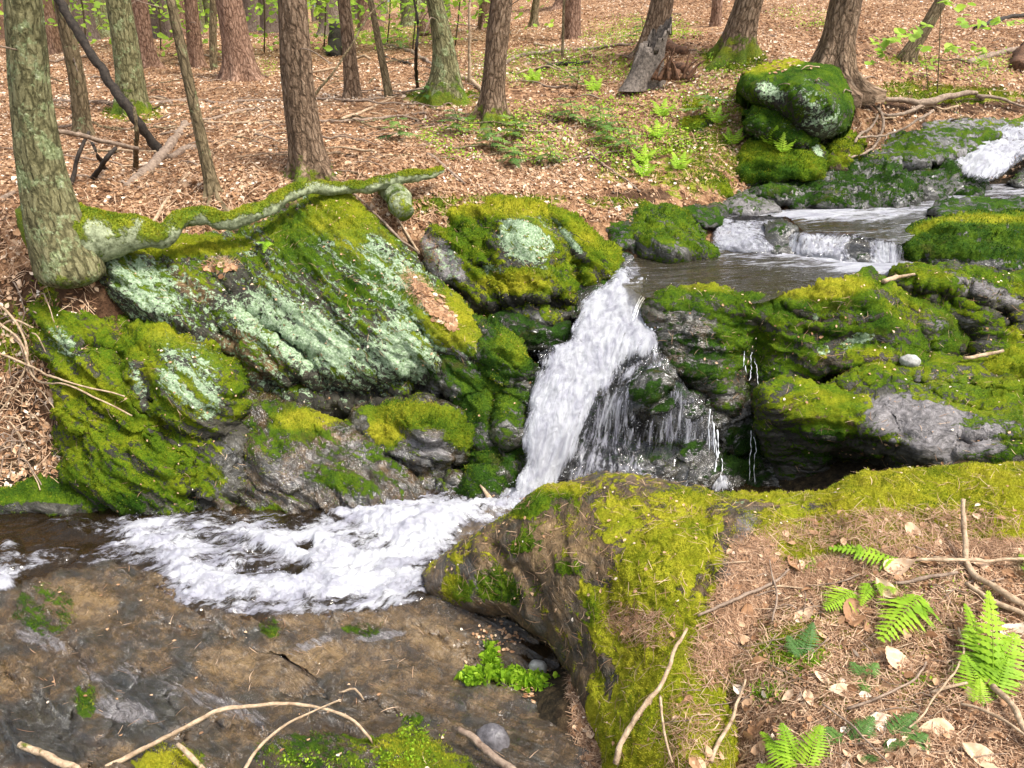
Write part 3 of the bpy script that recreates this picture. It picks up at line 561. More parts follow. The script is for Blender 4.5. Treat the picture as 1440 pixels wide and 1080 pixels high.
R6 = rock('rock under the bank edge with a big pale lichen disc and yellow moss',
 [(560, 322), (590, 300), (640, 290), (700, 284), (760, 290), (790, 320), (815, 360), (822, 400), (818, 425), (800, 450), (760, 470), (720, 468), (690, 450), (650, 425), (620, 395), (590, 360)],
 [(565, 325, 5.0), (640, 292, 5.1), (700, 286, 5.12), (780, 305, 5.05), (815, 380, 4.7), (740, 340, 4.72), (690, 350, 4.75), (640, 360, 4.75), (690, 420, 4.5), (760, 400, 4.45), (780, 450, 4.3), (720, 465, 4.32), (620, 390, 4.65)],
 step=2.4, rim=(26, .2), seed=6, n=DG, k=5, samp=.05, amp=.05, faceted=3, cracks=[([(640, 300), (660, 350), (690, 400)], .08, 7), ([(690, 440), (740, 425), (790, 430)], .12, 12), ([(600, 330), (640, 390)], .05, 5)], bumps=[(740, 350, 56, 46, 10, .08), (770, 400, 50, 30, 0, .08)], fuzz=24000, blade=(.012, .0032),
 masks=dict(moss=(.5, [(700, 292, 140, 14, 0, 1.), (650, 330, 40, 34, 30, .85), (735, 340, 50, 38, 20, .08), (620, 365, 50, 26, 45, .12), (735, 395, 66, 22, 0, .9), (790, 400, 30, 30, 0, .7), (760, 445, 60, 26, 0, .3)]),
   lichen=(.1, [(740, 335, 52, 42, 20, 1.05), (620, 365, 50, 26, 45, .6), (690, 380, 20, 12, 0, .9), (760, 385, 26, 14, 0, .8)]), pale=(.2, [(620, 365, 56, 26, 45, .9)]), wet=(.1, [(760, 460, 90, 30, 0, .6)]), hue=(.6, [(700, 292, 140, 16, 0, .85), (720, 398, 60, 20, 0, .85), (660, 340, 40, 40, 0, .45)])))
rock('narrow mossy slab with a white quartz edge leaning over the waterfall head',
 [(758, 296), (785, 298), (815, 312), (845, 335), (868, 355), (876, 375), (860, 392), (835, 405), (822, 400), (812, 365), (785, 325)],
 [(760, 298, 5.08), (815, 314, 5.0), (872, 370, 4.75), (840, 400, 4.5), (815, 360, 4.72), (840, 360, 4.68)],
 step=2.4, rim=(16, .14), seed=7, n=DG, k=6, samp=.04, amp=.03, fuzz=7000, blade=(.010, .003), name='rock_slab',
 masks=dict(moss=(.85, [(800, 340, 10, 50, -42, .0), (850, 380, 26, 16, 0, .6)]), lichen=(0, [(795, 330, 9, 50, -42, 1.2)]), hue=(.6, [(820, 330, 30, 14, 35, .75)])))
rock('shadowed wet boulder tucked under the lichen disc rock', [(690, 445), (720, 440), (760, 452), (800, 460), (805, 485), (770, 500), (735, 492), (700, 470)], [(700, 450, 4.3), (790, 462, 4.2), (750, 470, 4.12), (770, 495, 4.1)],
 seed=8, rim=(16, .14), samp=.03, amp=.03, masks=dict(moss=(.5, []), wet=(.8, []), hue=(.15, [])))
rock('dark wedge of rock at the left lip of the waterfall', [(800, 400), (825, 392), (862, 350), (878, 350), (890, 372), (872, 388), (845, 415), (825, 440), (800, 455)], [(805, 405, 4.6), (870, 352, 5.0), (884, 375, 4.7), (830, 420, 4.42), (805, 450, 4.3)],
 seed=9, rim=(12, .1), samp=.03, amp=.03, masks=dict(moss=(.3, []), wet=(.9, []), hue=(.2, [])), name='rock_slab')
R7 = rock('mossy humped boulder between the upper pool and the waterfall lip', [(882, 312), (900, 293), (935, 291), (970, 305), (995, 328), (1004, 350), (998, 364), (960, 367), (905, 364), (886, 345)],
 [(890, 310, 5.3), (935, 293, 5.4), (1000, 345, 5.0), (940, 330, 4.98), (900, 360, 4.85), (990, 362, 4.85)], step=2.4, seed=10, rim=(18, .2), n=(.5, .2, .8), k=6, samp=.05, amp=.04, cracks=[([(905, 310), (950, 320), (990, 345)], .06, 5)], fuzz=6000, blade=(.012, .0035),
 masks=dict(moss=(.6, [(930, 350, 60, 14, 10, .2)]), wet=(.5, []), pale=(.3, []), hue=(.45, [])))
rock('small black wet rock wedged behind the slab at the bank', [(845, 318), (865, 300), (888, 302), (900, 330), (896, 360), (880, 352), (860, 345)], [(850, 318, 5.25), (888, 304, 5.3), (895, 355, 4.95), (870, 330, 5.1)], seed=11, rim=(12, .12), samp=.03, amp=.03, masks=dict(moss=(.45, []), wet=(.6, []), hue=(.3, [])))
rock('low dark rock under the bank just above the humped boulder', [(930, 296), (950, 280), (990, 280), (1018, 292), (1016, 318), (990, 322), (965, 306)], [(935, 295, 5.6), (990, 282, 5.75), (1014, 312, 5.4), (975, 300, 5.45)], seed=12, rim=(12, .14), samp=.03, amp=.03, masks=dict(moss=(.5, []), wet=(.5, []), hue=(.3, [])))
# ledges of the upper channel
LM = dict(moss=(.42, []), wet=(.6, []), pale=(-.2, []), hue=(.2, []))
rock('flat grey ledge rock at the head of the wide cascade', [(1008, 300), (1022, 282), (1060, 278), (1098, 284), (1104, 302), (1060, 306), (1020, 308)], [(1012, 300, 5.65), (1060, 280, 5.85), (1100, 298, 5.7), (1060, 300, 5.6)], seed=13, rim=(10, .12), n=HZ, samp=.04, amp=.03, masks=dict(moss=(.3, []), wet=(.5, []), pale=(.6, []), hue=(.3, [])), name='rock_ledge')
rock('rippled dark ledge below the mossy fern mound', [(1042, 262), (1060, 246), (1095, 236), (1130, 244), (1165, 262), (1180, 290), (1130, 300), (1095, 288), (1058, 280)], [(1045, 262, 6.1), (1095, 238, 6.35), (1170, 280, 5.9), (1100, 275, 5.95), (1130, 296, 5.75)], step=2.4, seed=14, rim=(14, .16), n=HZ, k=6, samp=.06, amp=.06, blk=.10, bs=2.6, faceted=5, masks=LM, fuzz=4000, blade=(.013, .004), name='rock_ledge')
rock('long dark ledge with stepped edges beside the wide cascade', [(1120, 250), (1160, 238), (1210, 240), (1260, 250), (1290, 268), (1280, 292), (1235, 300), (1180, 302), (1140, 290)], [(1125, 250, 6.3), (1210, 242, 6.45), (1285, 275, 6.1), (1200, 270, 6.1), (1180, 300, 5.75), (1270, 292, 5.95)], step=2.4, seed=15, rim=(14, .16), n=HZ, k=6, samp=.07, amp=.06, blk=.10, bs=2.6, faceted=5, masks=LM, fuzz=4500, blade=(.013, .004), name='rock_ledge')
rock('rounded green-black ledge nose just below the upper cascade', [(1215, 242), (1250, 232), (1300, 230), (1345, 240), (1380, 258), (1372, 274), (1330, 284), (1280, 288), (1240, 275)], [(1220, 244, 6.6), (1300, 232, 6.9), (1376, 262, 6.7), (1300, 262, 6.4), (1300, 284, 6.2)], step=2.4, seed=16, rim=(14, .16), n=HZ, k=6, samp=.06, amp=.06, blk=.10, bs=2.6, faceted=5, masks=LM, fuzz=4500, blade=(.013, .004), name='rock_ledge')
rock('pale flat shelf of rock at the top right bank', [(1292, 182), (1330, 160), (1400, 153), (1500, 160), (1500, 192), (1400, 192), (1330, 196)], [(1300, 182, 7.4), (1400, 155, 8.), (1500, 165, 8.), (1400, 190, 7.4)], seed=17, rim=(8, .1), n=HZ, k=7, samp=.05, amp=.03, masks=dict(moss=(.25, [(1430, 165, 20, 8, 0, .8)]), wet=(.3, []), pale=(.75, []), hue=(.5, [])), name='rock_shelf')
rock('second grey shelf stepping down below the pale one', [(1218, 212), (1250, 196), (1310, 186), (1380, 186), (1400, 196), (1370, 216), (1320, 228), (1250, 240), (1222, 232)], [(1225, 212, 6.9), (1310, 188, 7.3), (1390, 195, 7.2), (1300, 210, 6.85), (1240, 235, 6.6), (1330, 226, 6.7)], step=2.4, seed=18, rim=(10, .12), n=HZ, k=7, samp=.07, amp=.03, faceted=6, masks=dict(moss=(.42, []), wet=(.4, []), pale=(.55, []), hue=(.4, [])), name='rock_shelf')
rock('dark hollow rock beneath the tangled roots', [(1190, 215), (1215, 200), (1260, 196), (1280, 210), (1250, 236), (1200, 245)], [(1195, 216, 6.8), (1260, 200, 7.1), (1240, 230, 6.75), (1205, 240, 6.6)], seed=19, rim=(10, .1), samp=.03, amp=.03, masks=dict(moss=(.4, []), hue=(.3, [])))
rock('dark rock at the right edge splitting the upper cascade', [(1418, 258), (1432, 244), (1455, 236), (1500, 232), (1500, 262), (1440, 266)], [(1420, 256, 6.75), (1450, 232, 7.0), (1500, 260, 6.7)], seed=20, rim=(10, .1), samp=.03, amp=.03, masks=dict(moss=(.2, []), wet=(.9, []), hue=(.3, [])))
rock('low dark slab just above the dark mossy dome at the right edge', [(1305, 298), (1345, 285), (1420, 284), (1500, 288), (1500, 318), (1400, 314), (1330, 314)], [(1310, 300, 5.5), (1420, 286, 5.75), (1500, 300, 5.5), (1400, 310, 5.35)], seed=21, rim=(10, .12), n=HZ, samp=.04, amp=.03, masks=dict(moss=(.5, []), wet=(.5, []), hue=(.3, [])), name='rock_slab')
R12 = rock('dark mossy dome of rock at the right edge beside the small cascade', [(1262, 350), (1280, 326), (1315, 310), (1370, 303), (1420, 304), (1500, 310), (1500, 388), (1420, 390), (1340, 384), (1280, 376)],
 [(1268, 350, 4.95), (1370, 306, 5.2), (1470, 310, 5.2), (1350, 335, 4.85), (1450, 340, 4.8), (1340, 380, 4.68), (1460, 385, 4.62)], step=2.4, seed=22, rim=(20, .2), n=HZ, k=5, samp=.05, amp=.04, fuzz=9000, blade=(.013, .0038),
 masks=dict(moss=(.75, [(1370, 375, 120, 14, 0, .3)]), wet=(.6, []), hue=(.35, [(1390, 308, 90, 8, 0, .8), (1300, 320, 40, 8, -25, .7)])))
# bank boulders
R9 = rock('big smooth bright green boulder at the top of the bank', [(1035, 118), (1048, 100), (1075, 90), (1110, 83), (1150, 92), (1178, 100), (1192, 122), (1197, 155), (1190, 180), (1165, 196), (1142, 196), (1115, 178), (1085, 160), (1055, 145), (1040, 135)],
 [(1040, 118, 6.6), (1110, 86, 6.85), (1190, 120, 6.6), (1120, 125, 6.15), (1160, 150, 6.1), (1070, 125, 6.35), (1090, 158, 6.3), (1180, 185, 6.25), (1140, 190, 6.2)],
 step=2.2, seed=23, rim=(22, .3), n=(-.5, .2, .8), k=2, blk=.035, bs=1.4, samp=.012, amp=.02, fine=.004, fuzz=5000, blade=(.005, .003),
 masks=dict(moss=(.80, [(1090, 95, 70, 10, -12, 1.), (1085, 130, 28, 16, 30, .1), (1150, 185, 30, 14, 0, .2), (1150, 140, 50, 30, 45, .45)]), lichen=(.15, [(1082, 130, 26, 16, 30, .6), (1150, 150, 60, 30, 50, .45), (1188, 182, 8, 12, 0, 1.)]), hue=(.36, [(1090, 92, 60, 9, -12, .85)])))
rock('small green boulder tucked beneath the bright green one', [(1050, 160), (1075, 150), (1100, 158), (1130, 175), (1150, 195), (1140, 210), (1100, 205), (1062, 185)], [(1055, 162, 6.4), (1100, 160, 6.35), (1145, 200, 6.15), (1090, 185, 6.2), (1100, 203, 6.1)], seed=24, rim=(14, .15), samp=.04, amp=.04, fuzz=3500, blade=(.012, .004), masks=dict(moss=(.7, [(1130, 175, 24, 10, 0, .2)]), lichen=(.2, []), hue=(.3, [])))
rock('fern covered mossy mound below the bright green boulder', [(1035, 225), (1050, 200), (1085, 190), (1130, 184), (1155, 205), (1158, 235), (1150, 255), (1100, 262), (1055, 262), (1036, 250)], [(1040, 225, 6.25), (1090, 192, 6.35), (1150, 210, 6.25), (1100, 225, 6.05), (1100, 255, 5.95)], seed=25, rim=(16, .18), samp=.05, amp=.05, fuzz=9000, blade=(.014, .004), masks=dict(moss=(.9, [(1146, 206, 8, 24, -35, .0)]), hue=(.52, [(1080, 245, 60, 20, 0, .3)]), lichen=(0, [(1146, 206, 8, 24, -35, 1.)])))
rock('brown-mossed rock beside the tangled root hollow', [(1155, 215), (1165, 195), (1195, 186), (1215, 195), (1212, 215), (1195, 235), (1165, 245)], [(1160, 215, 6.5), (1195, 188, 6.8), (1190, 215, 6.45), (1175, 240, 6.35)], seed=26, rim=(12, .14), samp=.03, amp=.04, fuzz=2500, blade=(.013, .004), masks=dict(moss=(.65, []), tan=(.6, []), hue=(.6, [])))
rock('yellow mossy hump on the slope left of the green boulder', [(938, 172), (955, 150), (985, 138), (1015, 145), (1030, 170), (1020, 195), (985, 205), (955, 198)], [(942, 172, 7.), (990, 140, 7.2), (1026, 175, 6.9), (985, 170, 6.8), (985, 202, 6.6)], seed=27, rim=(16, .18), samp=.05, amp=.05, fuzz=7000, blade=(.014, .0045), masks=dict(moss=(.75, [(1000, 175, 24, 20, 0, .3)]), hue=(.66, [(980, 190, 40, 20, 0, .4)])))
rock('mossy tongue of rock running down the bank litter', [(958, 228), (975, 216), (1000, 228), (1018, 252), (1024, 275), (1005, 285), (985, 268), (968, 248)], [(962, 228, 6.25), (990, 222, 6.3), (1020, 272, 5.85), (990, 255, 6.)], seed=28, rim=(12, .14), samp=.04, amp=.04, fuzz=4000, blade=(.013, .004), masks=dict(moss=(.85, []), hue=(.6, [])))
rock('thin mossy strip of rock along the waterline at the left edge', [(-80, 692), (0, 676), (60, 668), (110, 672), (145, 700), (150, 722), (80, 724), (0, 722), (-80, 722)], [(-80, 690, 3.42), (60, 672, 3.40), (140, 712, 3.28), (40, 715, 3.25), (-60, 715, 3.25)], seed=29, rim=(14, .12), n=HZ, k=5, samp=.05, amp=.03, fuzz=8000, blade=(.010, .0028), masks=dict(moss=(.8, [(30, 715, 130, 10, 0, .1)]), wet=(.4, []), hue=(.4, [])), name='rock_ledge')
# right bank
R13 = rock('broad moss mounded boulder in the middle right beside the waterfall',
 [(905, 432), (925, 412), (960, 411), (1000, 406), (1035, 412), (1060, 420), (1090, 428), (1125, 415), (1170, 401), (1220, 399), (1255, 411), (1280, 425), (1325, 447), (1372, 470), (1372, 500), (1335, 525), (1300, 570), (1200, 570), (1110, 560), (1095, 600), (1100, 700), (1060, 690), (1030, 620), (995, 560), (945, 525), (915, 480)],
 [(930, 415, 4.02), (1000, 409, 4.06), (1180, 401, 4.06), (1260, 415, 4.12), (1150, 480, 3.84), (1000, 450, 3.98), (980, 520, 3.88), (1070, 428, 4.0), (1125, 417, 4.06), (1080, 600, 3.75), (1080, 690, 3.6), (1350, 470, 4.1), (1300, 540, 3.85), (1200, 540, 3.82), (1180, 430, 4.0), (1250, 470, 3.9), (1060, 520, 3.9), (930, 470, 4.0), (1280, 430, 4.05)],
 step=2.4, seed=30, rim=(22, .14), n=(.1, .2, 1), k=4, samp=.05, amp=.06, blk=.018, bs=3, cracks=[([(1080, 430), (1060, 500), (1050, 580)], .09, 14), ([(1250, 400), (1290, 450), (1300, 500)], .06, 8), ([(1120, 545), (1200, 530), (1290, 520), (1350, 500)], .10, 8), ([(1130, 470), (1200, 480), (1260, 500)], .04, 8)],
 bumps=[(1180, 420, 80, 34, 0, .06), (1220, 510, 90, 22, 0, .05)], fuzz=60000, blade=(.007, .0024),
 masks=dict(moss=(.62, [(1160, 405, 90, 22, -5, .95), (1000, 408, 60, 14, 0, .9), (960, 470, 60, 60, 0, .52), (1020, 600, 60, 80, 0, .4), (1190, 482, 40, 14, -25, .25), (1235, 395, 14, 30, -20, .4), (1300, 470, 60, 12, 0, .5), (1080, 640, 60, 60, 0, .5)]),
   lichen=(0, [(1205, 480, 34, 15, -25, .85), (1158, 492, 12, 10, 0, .9), (1147, 440, 9, 14, 0, .7)]), wet=(.1, [(960, 500, 80, 90, 0, .8), (1050, 600, 60, 120, 0, .8)]), tan=(.42, [(1200, 510, 90, 16, 0, .5)]), pale=(-.2, [(1330, 462, 50, 14, 20, .6)]),
   hue=(.42, [(1000, 402, 60, 12, 0, .72), (1160, 405, 80, 20, -5, .9), (1200, 500, 90, 14, 0, .68), (1270, 430, 50, 30, 40, .6), (960, 500, 60, 80, 0, .15), (1080, 620, 60, 90, 0, .15), (1120, 470, 40, 50, 0, .4)])))
R14 = rock('rolling mossy boulder behind the broad one at the right edge', [(1232, 402), (1258, 386), (1300, 378), (1345, 384), (1400, 389), (1500, 390), (1500, 525), (1410, 505), (1372, 500), (1368, 470), (1325, 447), (1285, 430)],
 [(1240, 400, 4.3), (1300, 380, 4.35), (1450, 392, 4.35), (1380, 425, 4.15), (1420, 500, 3.92), (1290, 430, 4.2), (1350, 460, 4.08), (1500, 450, 4.05)],
 step=2.4, seed=31, rim=(22, .18), n=(.3, .2, 1), k=6, samp=.07, amp=.045, faceted=2, blk=.02, cracks=[([(1290, 410), (1350, 420), (1400, 440), (1440, 470)], .09, 8), ([(1340, 400), (1440, 420)], .04, 5)], bumps=[(1310, 400, 50, 24, 10, .05)], fuzz=20000, blade=(.007, .0024),
 masks=dict(moss=(.50, [(1390, 410, 70, 12, 25, .1), (1420, 440, 60, 14, 30, .3), (1350, 450, 30, 8, 10, .1)]), pale=(.3, [(1380, 405, 80, 14, 20, .7), (1345, 452, 30, 8, 10, .9)]), hue=(.48, [(1300, 385, 60, 10, 0, .62), (1430, 450, 20, 60, 0, .65)])))
R15 = rock('pointed slab with a worn lilac-grey top and brown mossy undercut',
 [(1066, 550), (1098, 537), (1150, 546), (1190, 530), (1240, 508), (1290, 500), (1350, 506), (1400, 500), (1500, 505), (1500, 720), (1310, 720), (1230, 720), (1150, 715), (1110, 700), (1090, 650), (1072, 600)],
 [(1070, 548, 3.55), (1150, 548, 3.6), (1290, 505, 3.88), (1440, 510, 3.85), (1230, 580, 3.38), (1300, 600, 3.2), (1440, 600, 3.1), (1290, 650, 3.05), (1440, 690, 2.8), (1150, 620, 3.42), (1100, 650, 3.55), (1220, 690, 3.35), (1130, 690, 3.5)],
 step=2.2, seed=32, rim=(18, .12), n=(-.15, .1, 1), k=6, samp=.045, amp=.03, blk=.014, bs=3, cracks=[([(1180, 655), (1240, 665), (1300, 690)], .16, 22), ([(1180, 548), (1260, 540), (1330, 545), (1440, 560)], .05, 6), ([(1340, 620), (1440, 625)], .03, 6)],
 bumps=[(1170, 590, 100, 44, 20, .06), (1400, 560, 90, 24, 5, .05), (1410, 640, 70, 18, 0, .05)], fuzz=45000, blade=(.006, .002),
 masks=dict(moss=(.56, [(1310, 595, 120, 42, 18, .0), (1370, 570, 60, 10, 10, .5), (1310, 645, 50, 30, 0, .0), (1400, 600, 70, 16, 5, .15), (1340, 560, 60, 10, 0, .3), (1120, 600, 40, 30, 0, .55), (1420, 545, 60, 16, 0, .75), (1200, 620, 70, 20, 20, .6), (1380, 520, 60, 14, 0, .4)]),
   pale=(.1, [(1310, 600, 120, 50, 15, 1.), (1410, 600, 90, 28, 0, .9), (1340, 540, 80, 16, 5, .8)]), tan=(.2, [(1150, 585, 70, 24, 15, .8)]), wet=(.1, [(1140, 680, 80, 40, 0, .6)]),
   hue=(.55, [(1150, 640, 100, 50, 0, .3), (1140, 560, 60, 14, 0, .7), (1420, 640, 80, 20, 0, .4), (1250, 570, 40, 16, 20, .72), (1260, 520, 80, 12, 0, .6)])))
rock('small yellow-green hump of rock at the right edge above the slab', [(1375, 520), (1395, 500), (1430, 492), (1500, 494), (1500, 560), (1440, 552), (1400, 542)], [(1380, 522, 3.72), (1430, 496, 3.85), (1450, 530, 3.6), (1460, 550, 3.55)], seed=33, rim=(16, .14), samp=.04, amp=.04, fuzz=7000, blade=(.010, .003), masks=dict(moss=(.85, []), hue=(.68, [])))
R16 = rock('black wet cliff of rock veiled by the right side of the waterfall',
 [(775, 520), (850, 470), (915, 468), (950, 520), (1000, 555), (1060, 560), (1110, 600), (1120, 730), (700, 740), (720, 640), (745, 570)],
 [(870, 480, 4.08), (800, 560, 3.95), (900, 600, 3.78), (960, 560, 3.88), (1060, 600, 3.78), (900, 690, 3.52), (1080, 700, 3.5), (740, 690, 3.6), (920, 540, 3.88)],
 step=2.4, seed=34, rim=(14, .1), n=(-.2, .3, 1), k=4, samp=.08, amp=.08, cracks=[([(850, 610), (900, 625), (970, 620), (1040, 640)], .08, 10), ([(940, 550), (960, 620), (950, 690)], .06, 10)], bumps=[(925, 565, 60, 34, 10, .14), (880, 650, 90, 24, 10, .10), (1000, 660, 50, 30, 0, .06)], fuzz=9000, blade=(.009, .0026),
 masks=dict(moss=(.2, [(920, 560, 46, 26, 0, .6), (930, 630, 60, 22, 0, .6), (1050, 640, 50, 50, 0, .6)]), wet=(1., []), pale=(.22, []), hue=(.12, [])))
# foreground
R17 = rock('great foreground rock with a yellow mossy crest across the lower right',
 [(598, 806), (625, 780), (670, 752), (710, 728), (745, 700), (800, 682), (860, 668), (930, 674), (1000, 688), (1080, 692), (1150, 692), (1200, 680), (1280, 662), (1340, 652), (1400, 648), (1560, 636), (1660, 700), (1660, 860), (1400, 860), (1260, 850), (1160, 880), (1110, 940), (1080, 1010), (1080, 1090), (1080, 1180), (870, 1180), (840, 1085), (826, 1000), (800, 950), (770, 905), (710, 872), (650, 858), (612, 838)],
 [(602, 808, 2.62), (700, 738, 2.58), (760, 700, 2.6), (860, 672, 2.58), (1000, 692, 2.42), (1150, 694, 2.36), (1280, 665, 2.42), (1440, 646, 2.46), (1600, 650, 2.5), (750, 780, 2.38), (850, 760, 2.25), (950, 760, 2.18), (1050, 740, 2.18), (1200, 720, 2.16), (1440, 700, 2.18), (1440, 790, 1.94), (1260, 770, 2.01), (850, 850, 2.06), (950, 850, 1.94), (1020, 880, 1.82), (640, 850, 2.46), (720, 860, 2.3), (790, 920, 2.08), (850, 960, 1.84), (950, 950, 1.67), (860, 1060, 1.54), (980, 1060, 1.37), (860, 1160, 1.36), (1000, 1160, 1.22), (1130, 800, 1.99), (1260, 850, 1.93), (1440, 860, 1.88), (1160, 880, 1.88), (1100, 960, 1.74), (1075, 1040, 1.58), (1080, 1160, 1.42)],
 step=2.0, seed=35, rim=(24, .12), n=(.3, -.3, .9), k=3, blk=.010, bs=4, samp=.016, amp=.035, fine=.006, freq=2.6, cracks=[([(690, 762), (730, 800), (760, 830)], .02, 8), ([(990, 720), (1000, 800), (960, 860)], .015, 10)], bumps=[(930, 800, 90, 50, -40, .03)], fuzz=150000, blade=(.0085, .0016),
 masks=dict(moss=(.22, [(930, 790, 55, 110, 40, 1.), (1250, 680, 300, 28, -2, 1.05), (1400, 715, 220, 70, 0, 1.1), (1200, 760, 130, 50, -5, .95), (900, 720, 80, 26, 0, .5), (960, 700, 50, 14, 0, .75), (700, 830, 46, 34, 20, .8), (735, 765, 24, 14, -20, .95), (745, 715, 36, 14, -20, .8), (640, 830, 30, 24, 0, .8), (790, 690, 46, 14, 0, .75), (800, 800, 30, 12, 0, .7), (880, 880, 60, 50, 0, .95), (940, 980, 80, 150, 0, 1.), (880, 1060, 50, 70, 0, 1.), (1000, 1060, 50, 70, 0, .9), (840, 1000, 20, 60, 0, .7), (900, 900, 70, 50, 20, 1.), (960, 880, 60, 50, 30, .85), (840, 840, 40, 20, 30, .75), (1130, 750, 90, 40, 0, .85), (1035, 780, 30, 70, 10, .1), (720, 870, 70, 20, 20, .1)]),
   tan=(.55, [(790, 760, 70, 46, -10, .75), (700, 800, 40, 24, 0, .7), (850, 740, 50, 24, 0, .6)]), pale=(.18, [(1040, 790, 30, 90, 10, .5), (900, 770, 30, 30, 0, .4)]), wet=(.1, [(650, 820, 80, 40, 0, .5)]), lichen=(0, [(1030, 700, 50, 10, 10, .45)]),
   hue=(.84, [(700, 830, 70, 50, 0, .42), (740, 760, 60, 30, 0, .45), (760, 710, 70, 24, 0, .45), (800, 800, 50, 20, 0, .45), (970, 1000, 70, 120, 0, .74), (820, 860, 30, 30, 0, .6)])))
zc = [(-80, 850, .03), (0, 850, .04), (200, 800, .05), (250, 850, .055), (330, 868, .06), (400, 870, .06), (480, 872, .06), (560, 870, .055), (620, 855, .05), (300, 950, .08), (150, 900, .08), (600, 1000, .10), (450, 960, .06), (300, 1080, .2), (100, 1020, .14), (700, 1080, .24), (-80, 1000, .1), (-80, 1180, .25), (400, 1180, .32), (880, 1180, .32), (690, 900, .045), (740, 910, .03), (780, 960, .03), (640, 930, .05), (820, 1040, .16), (560, 1060, .2)]
R18 = rock('wet brown bedrock shelf sloping into the pool in the left foreground',
 [(-120, 850), (20, 826), (75, 810), (150, 792), (215, 800), (245, 828), (275, 852), (340, 862), (420, 857), (520, 862), (600, 842), (660, 850), (720, 865), (800, 920), (850, 1000), (880, 1080), (900, 1220), (-160, 1220)],
 [(a, b, float(Yplane(a, b, c))) for a, b, c in zc], step=2.0, seed=36, rim=(8, .03), n=(.55, .75, .35), k=9, blk=.012, bs=3, samp=.018, amp=.018, fine=.004, freq=3.2, thick=.4,
 cracks=[([(230, 980), (260, 1030), (250, 1080)], .02, 6), ([(90, 900), (130, 960), (100, 1020)], .02, 7), ([(400, 970), (470, 985), (540, 1000), (620, 1050)], .015, 6), ([(0, 930), (60, 1000)], .015, 5), ([(230, 880), (330, 900), (400, 890)], .015, 6), ([(120, 1090), (170, 1000), (200, 940)], .012, 5), ([(580, 880), (650, 920), (700, 960)], .02, 7), ([(300, 1020), (360, 1040), (430, 1080)], .012, 5)],
 fuzz=26000, blade=(.008, .0016), name='bedrock_shelf', cat='bedrock',
 masks=dict(moss=(-.4, [(70, 850, 46, 40, 0, .1), (120, 985, 22, 34, 0, .42), (510, 885, 40, 14, 0, .4), (380, 882, 20, 22, -30, .45), (60, 860, 60, 50, 0, .25), (240, 1085, 70, 50, 0, .6), (560, 1070, 80, 50, 0, .55), (600, 1090, 110, 50, 0, .6), (580, 1030, 26, 40, 0, .5), (440, 1060, 120, 40, 0, .35)]),
   wet=(.95, []), tan=(.54, [(110, 845, 60, 36, 10, .86), (330, 935, 60, 30, 0, .84), (430, 930, 80, 30, -15, .88), (620, 905, 70, 30, 30, .84), (340, 1020, 50, 20, 40, .68), (20, 960, 30, 40, 0, .68), (230, 830, 50, 40, 0, .66), (560, 960, 110, 50, 30, .62), (200, 1000, 60, 60, 0, .25), (60, 1030, 70, 60, 0, .3), (480, 872, 180, 16, 0, .7)]),
   pale=(.16, [(180, 960, 120, 40, 10, .38), (170, 1000, 60, 20, 10, .7), (60, 900, 50, 20, 20, .5), (320, 995, 90, 16, 20, .5), (530, 895, 50, 8, -8, .7), (440, 905, 50, 10, -20, .5)]), hue=(.35, [(230, 1070, 60, 40, 0, .85), (580, 1060, 110, 50, 0, .62)])))  # pale streaks here put the wet glints into the colour
# ------------------------------------------------------------ water
def water(name, outline, mat, foam, ctrl=None, plane=None, rise=0., flow=(1, 0, 0), k=4., step=2.6, seed=0, amp=.0, rough=2., freq=5, edge=0., grain=.3):
    g = patch(outline, ctrl, plane=plane, step=step, rim=None, rough=rough, seed=seed, amp=0, samp=0, fine=0, skirt=False)
    v = g['v']; fo = paint(foam[0], foam[1], g['q']); fo = fo*(np.clip(g['s']/edge, 0, 1)**.6*.75+.25) if edge else fo; fl = np.array(flow, float); fl /= np.linalg.norm(fl)
    sp = (v-(v@fl)[:, None]*fl*(1-1/k))
    nn = g['N'].copy(); nn[nn[:, 2] < 0] *= -1
    w_ = np.clip(fo, 0, 1)
    h = w_*rise+amp*(.25+w_)*(.45*fbm(sp*freq+seed, 3, .5)+.45*ridged(sp*freq*2.6+seed+5, 4)+grain*fbm(sp*freq*9+3, 3, .6))+.003*fbm(v*6, 3)
    v = v+nn*h[:, None]
    o = link_mesh(name, v, g['quads'], mat, attrs={'foam': fo, 'sp': sp*1.}); o['kind'] = 'structure'
    return o, v, fo
EDGE = [(165, 742), (200, 732), (240, 733), (300, 738), (370, 735), (420, 742), (470, 720), (520, 704), (600, 700), (650, 700), (690, 690), (800, 690), (760, 720), (700, 742), (640, 770), (610, 805), (585, 855), (500, 872), (400, 872), (320, 870), (262, 866), (235, 835), (225, 805), (200, 790), (160, 785), (175, 765)]
W1 = water('stream_water', [(-160, 700), (100, 700), (400, 690), (700, 660), (1100, 660), (1100, 720), (760, 930), (760, 980), (400, 1000), (-200, 1000)], M['pool'],
 (0., [('poly', EDGE, 34, .95), (350, 800, 100, 28, 10, .6), (395, 800, 50, 18, 20, .42), (300, 770, 80, 20, 15, .52), (480, 745, 40, 16, 0, .5), (520, 770, 50, 20, 10, .6), (600, 760, 60, 30, -30, 1.), (430, 772, 16, 12, 0, .2), (250, 765, 60, 14, 20, .75), (570, 830, 40, 14, 0, .7), (120, 745, 60, 16, 10, .38), (60, 790, 70, 14, -12, .42), (15, 800, 24, 46, 0, .5), (140, 790, 50, 10, -15, .45), (5, 830, 20, 12, 0, .9), (410, 855, 170, 8, 0, .55)]), plane=0.03, rise=.045, flow=(.95, .3, 0), k=2.4, amp=.075, seed=41, step=2.2, freq=5, grain=.35)
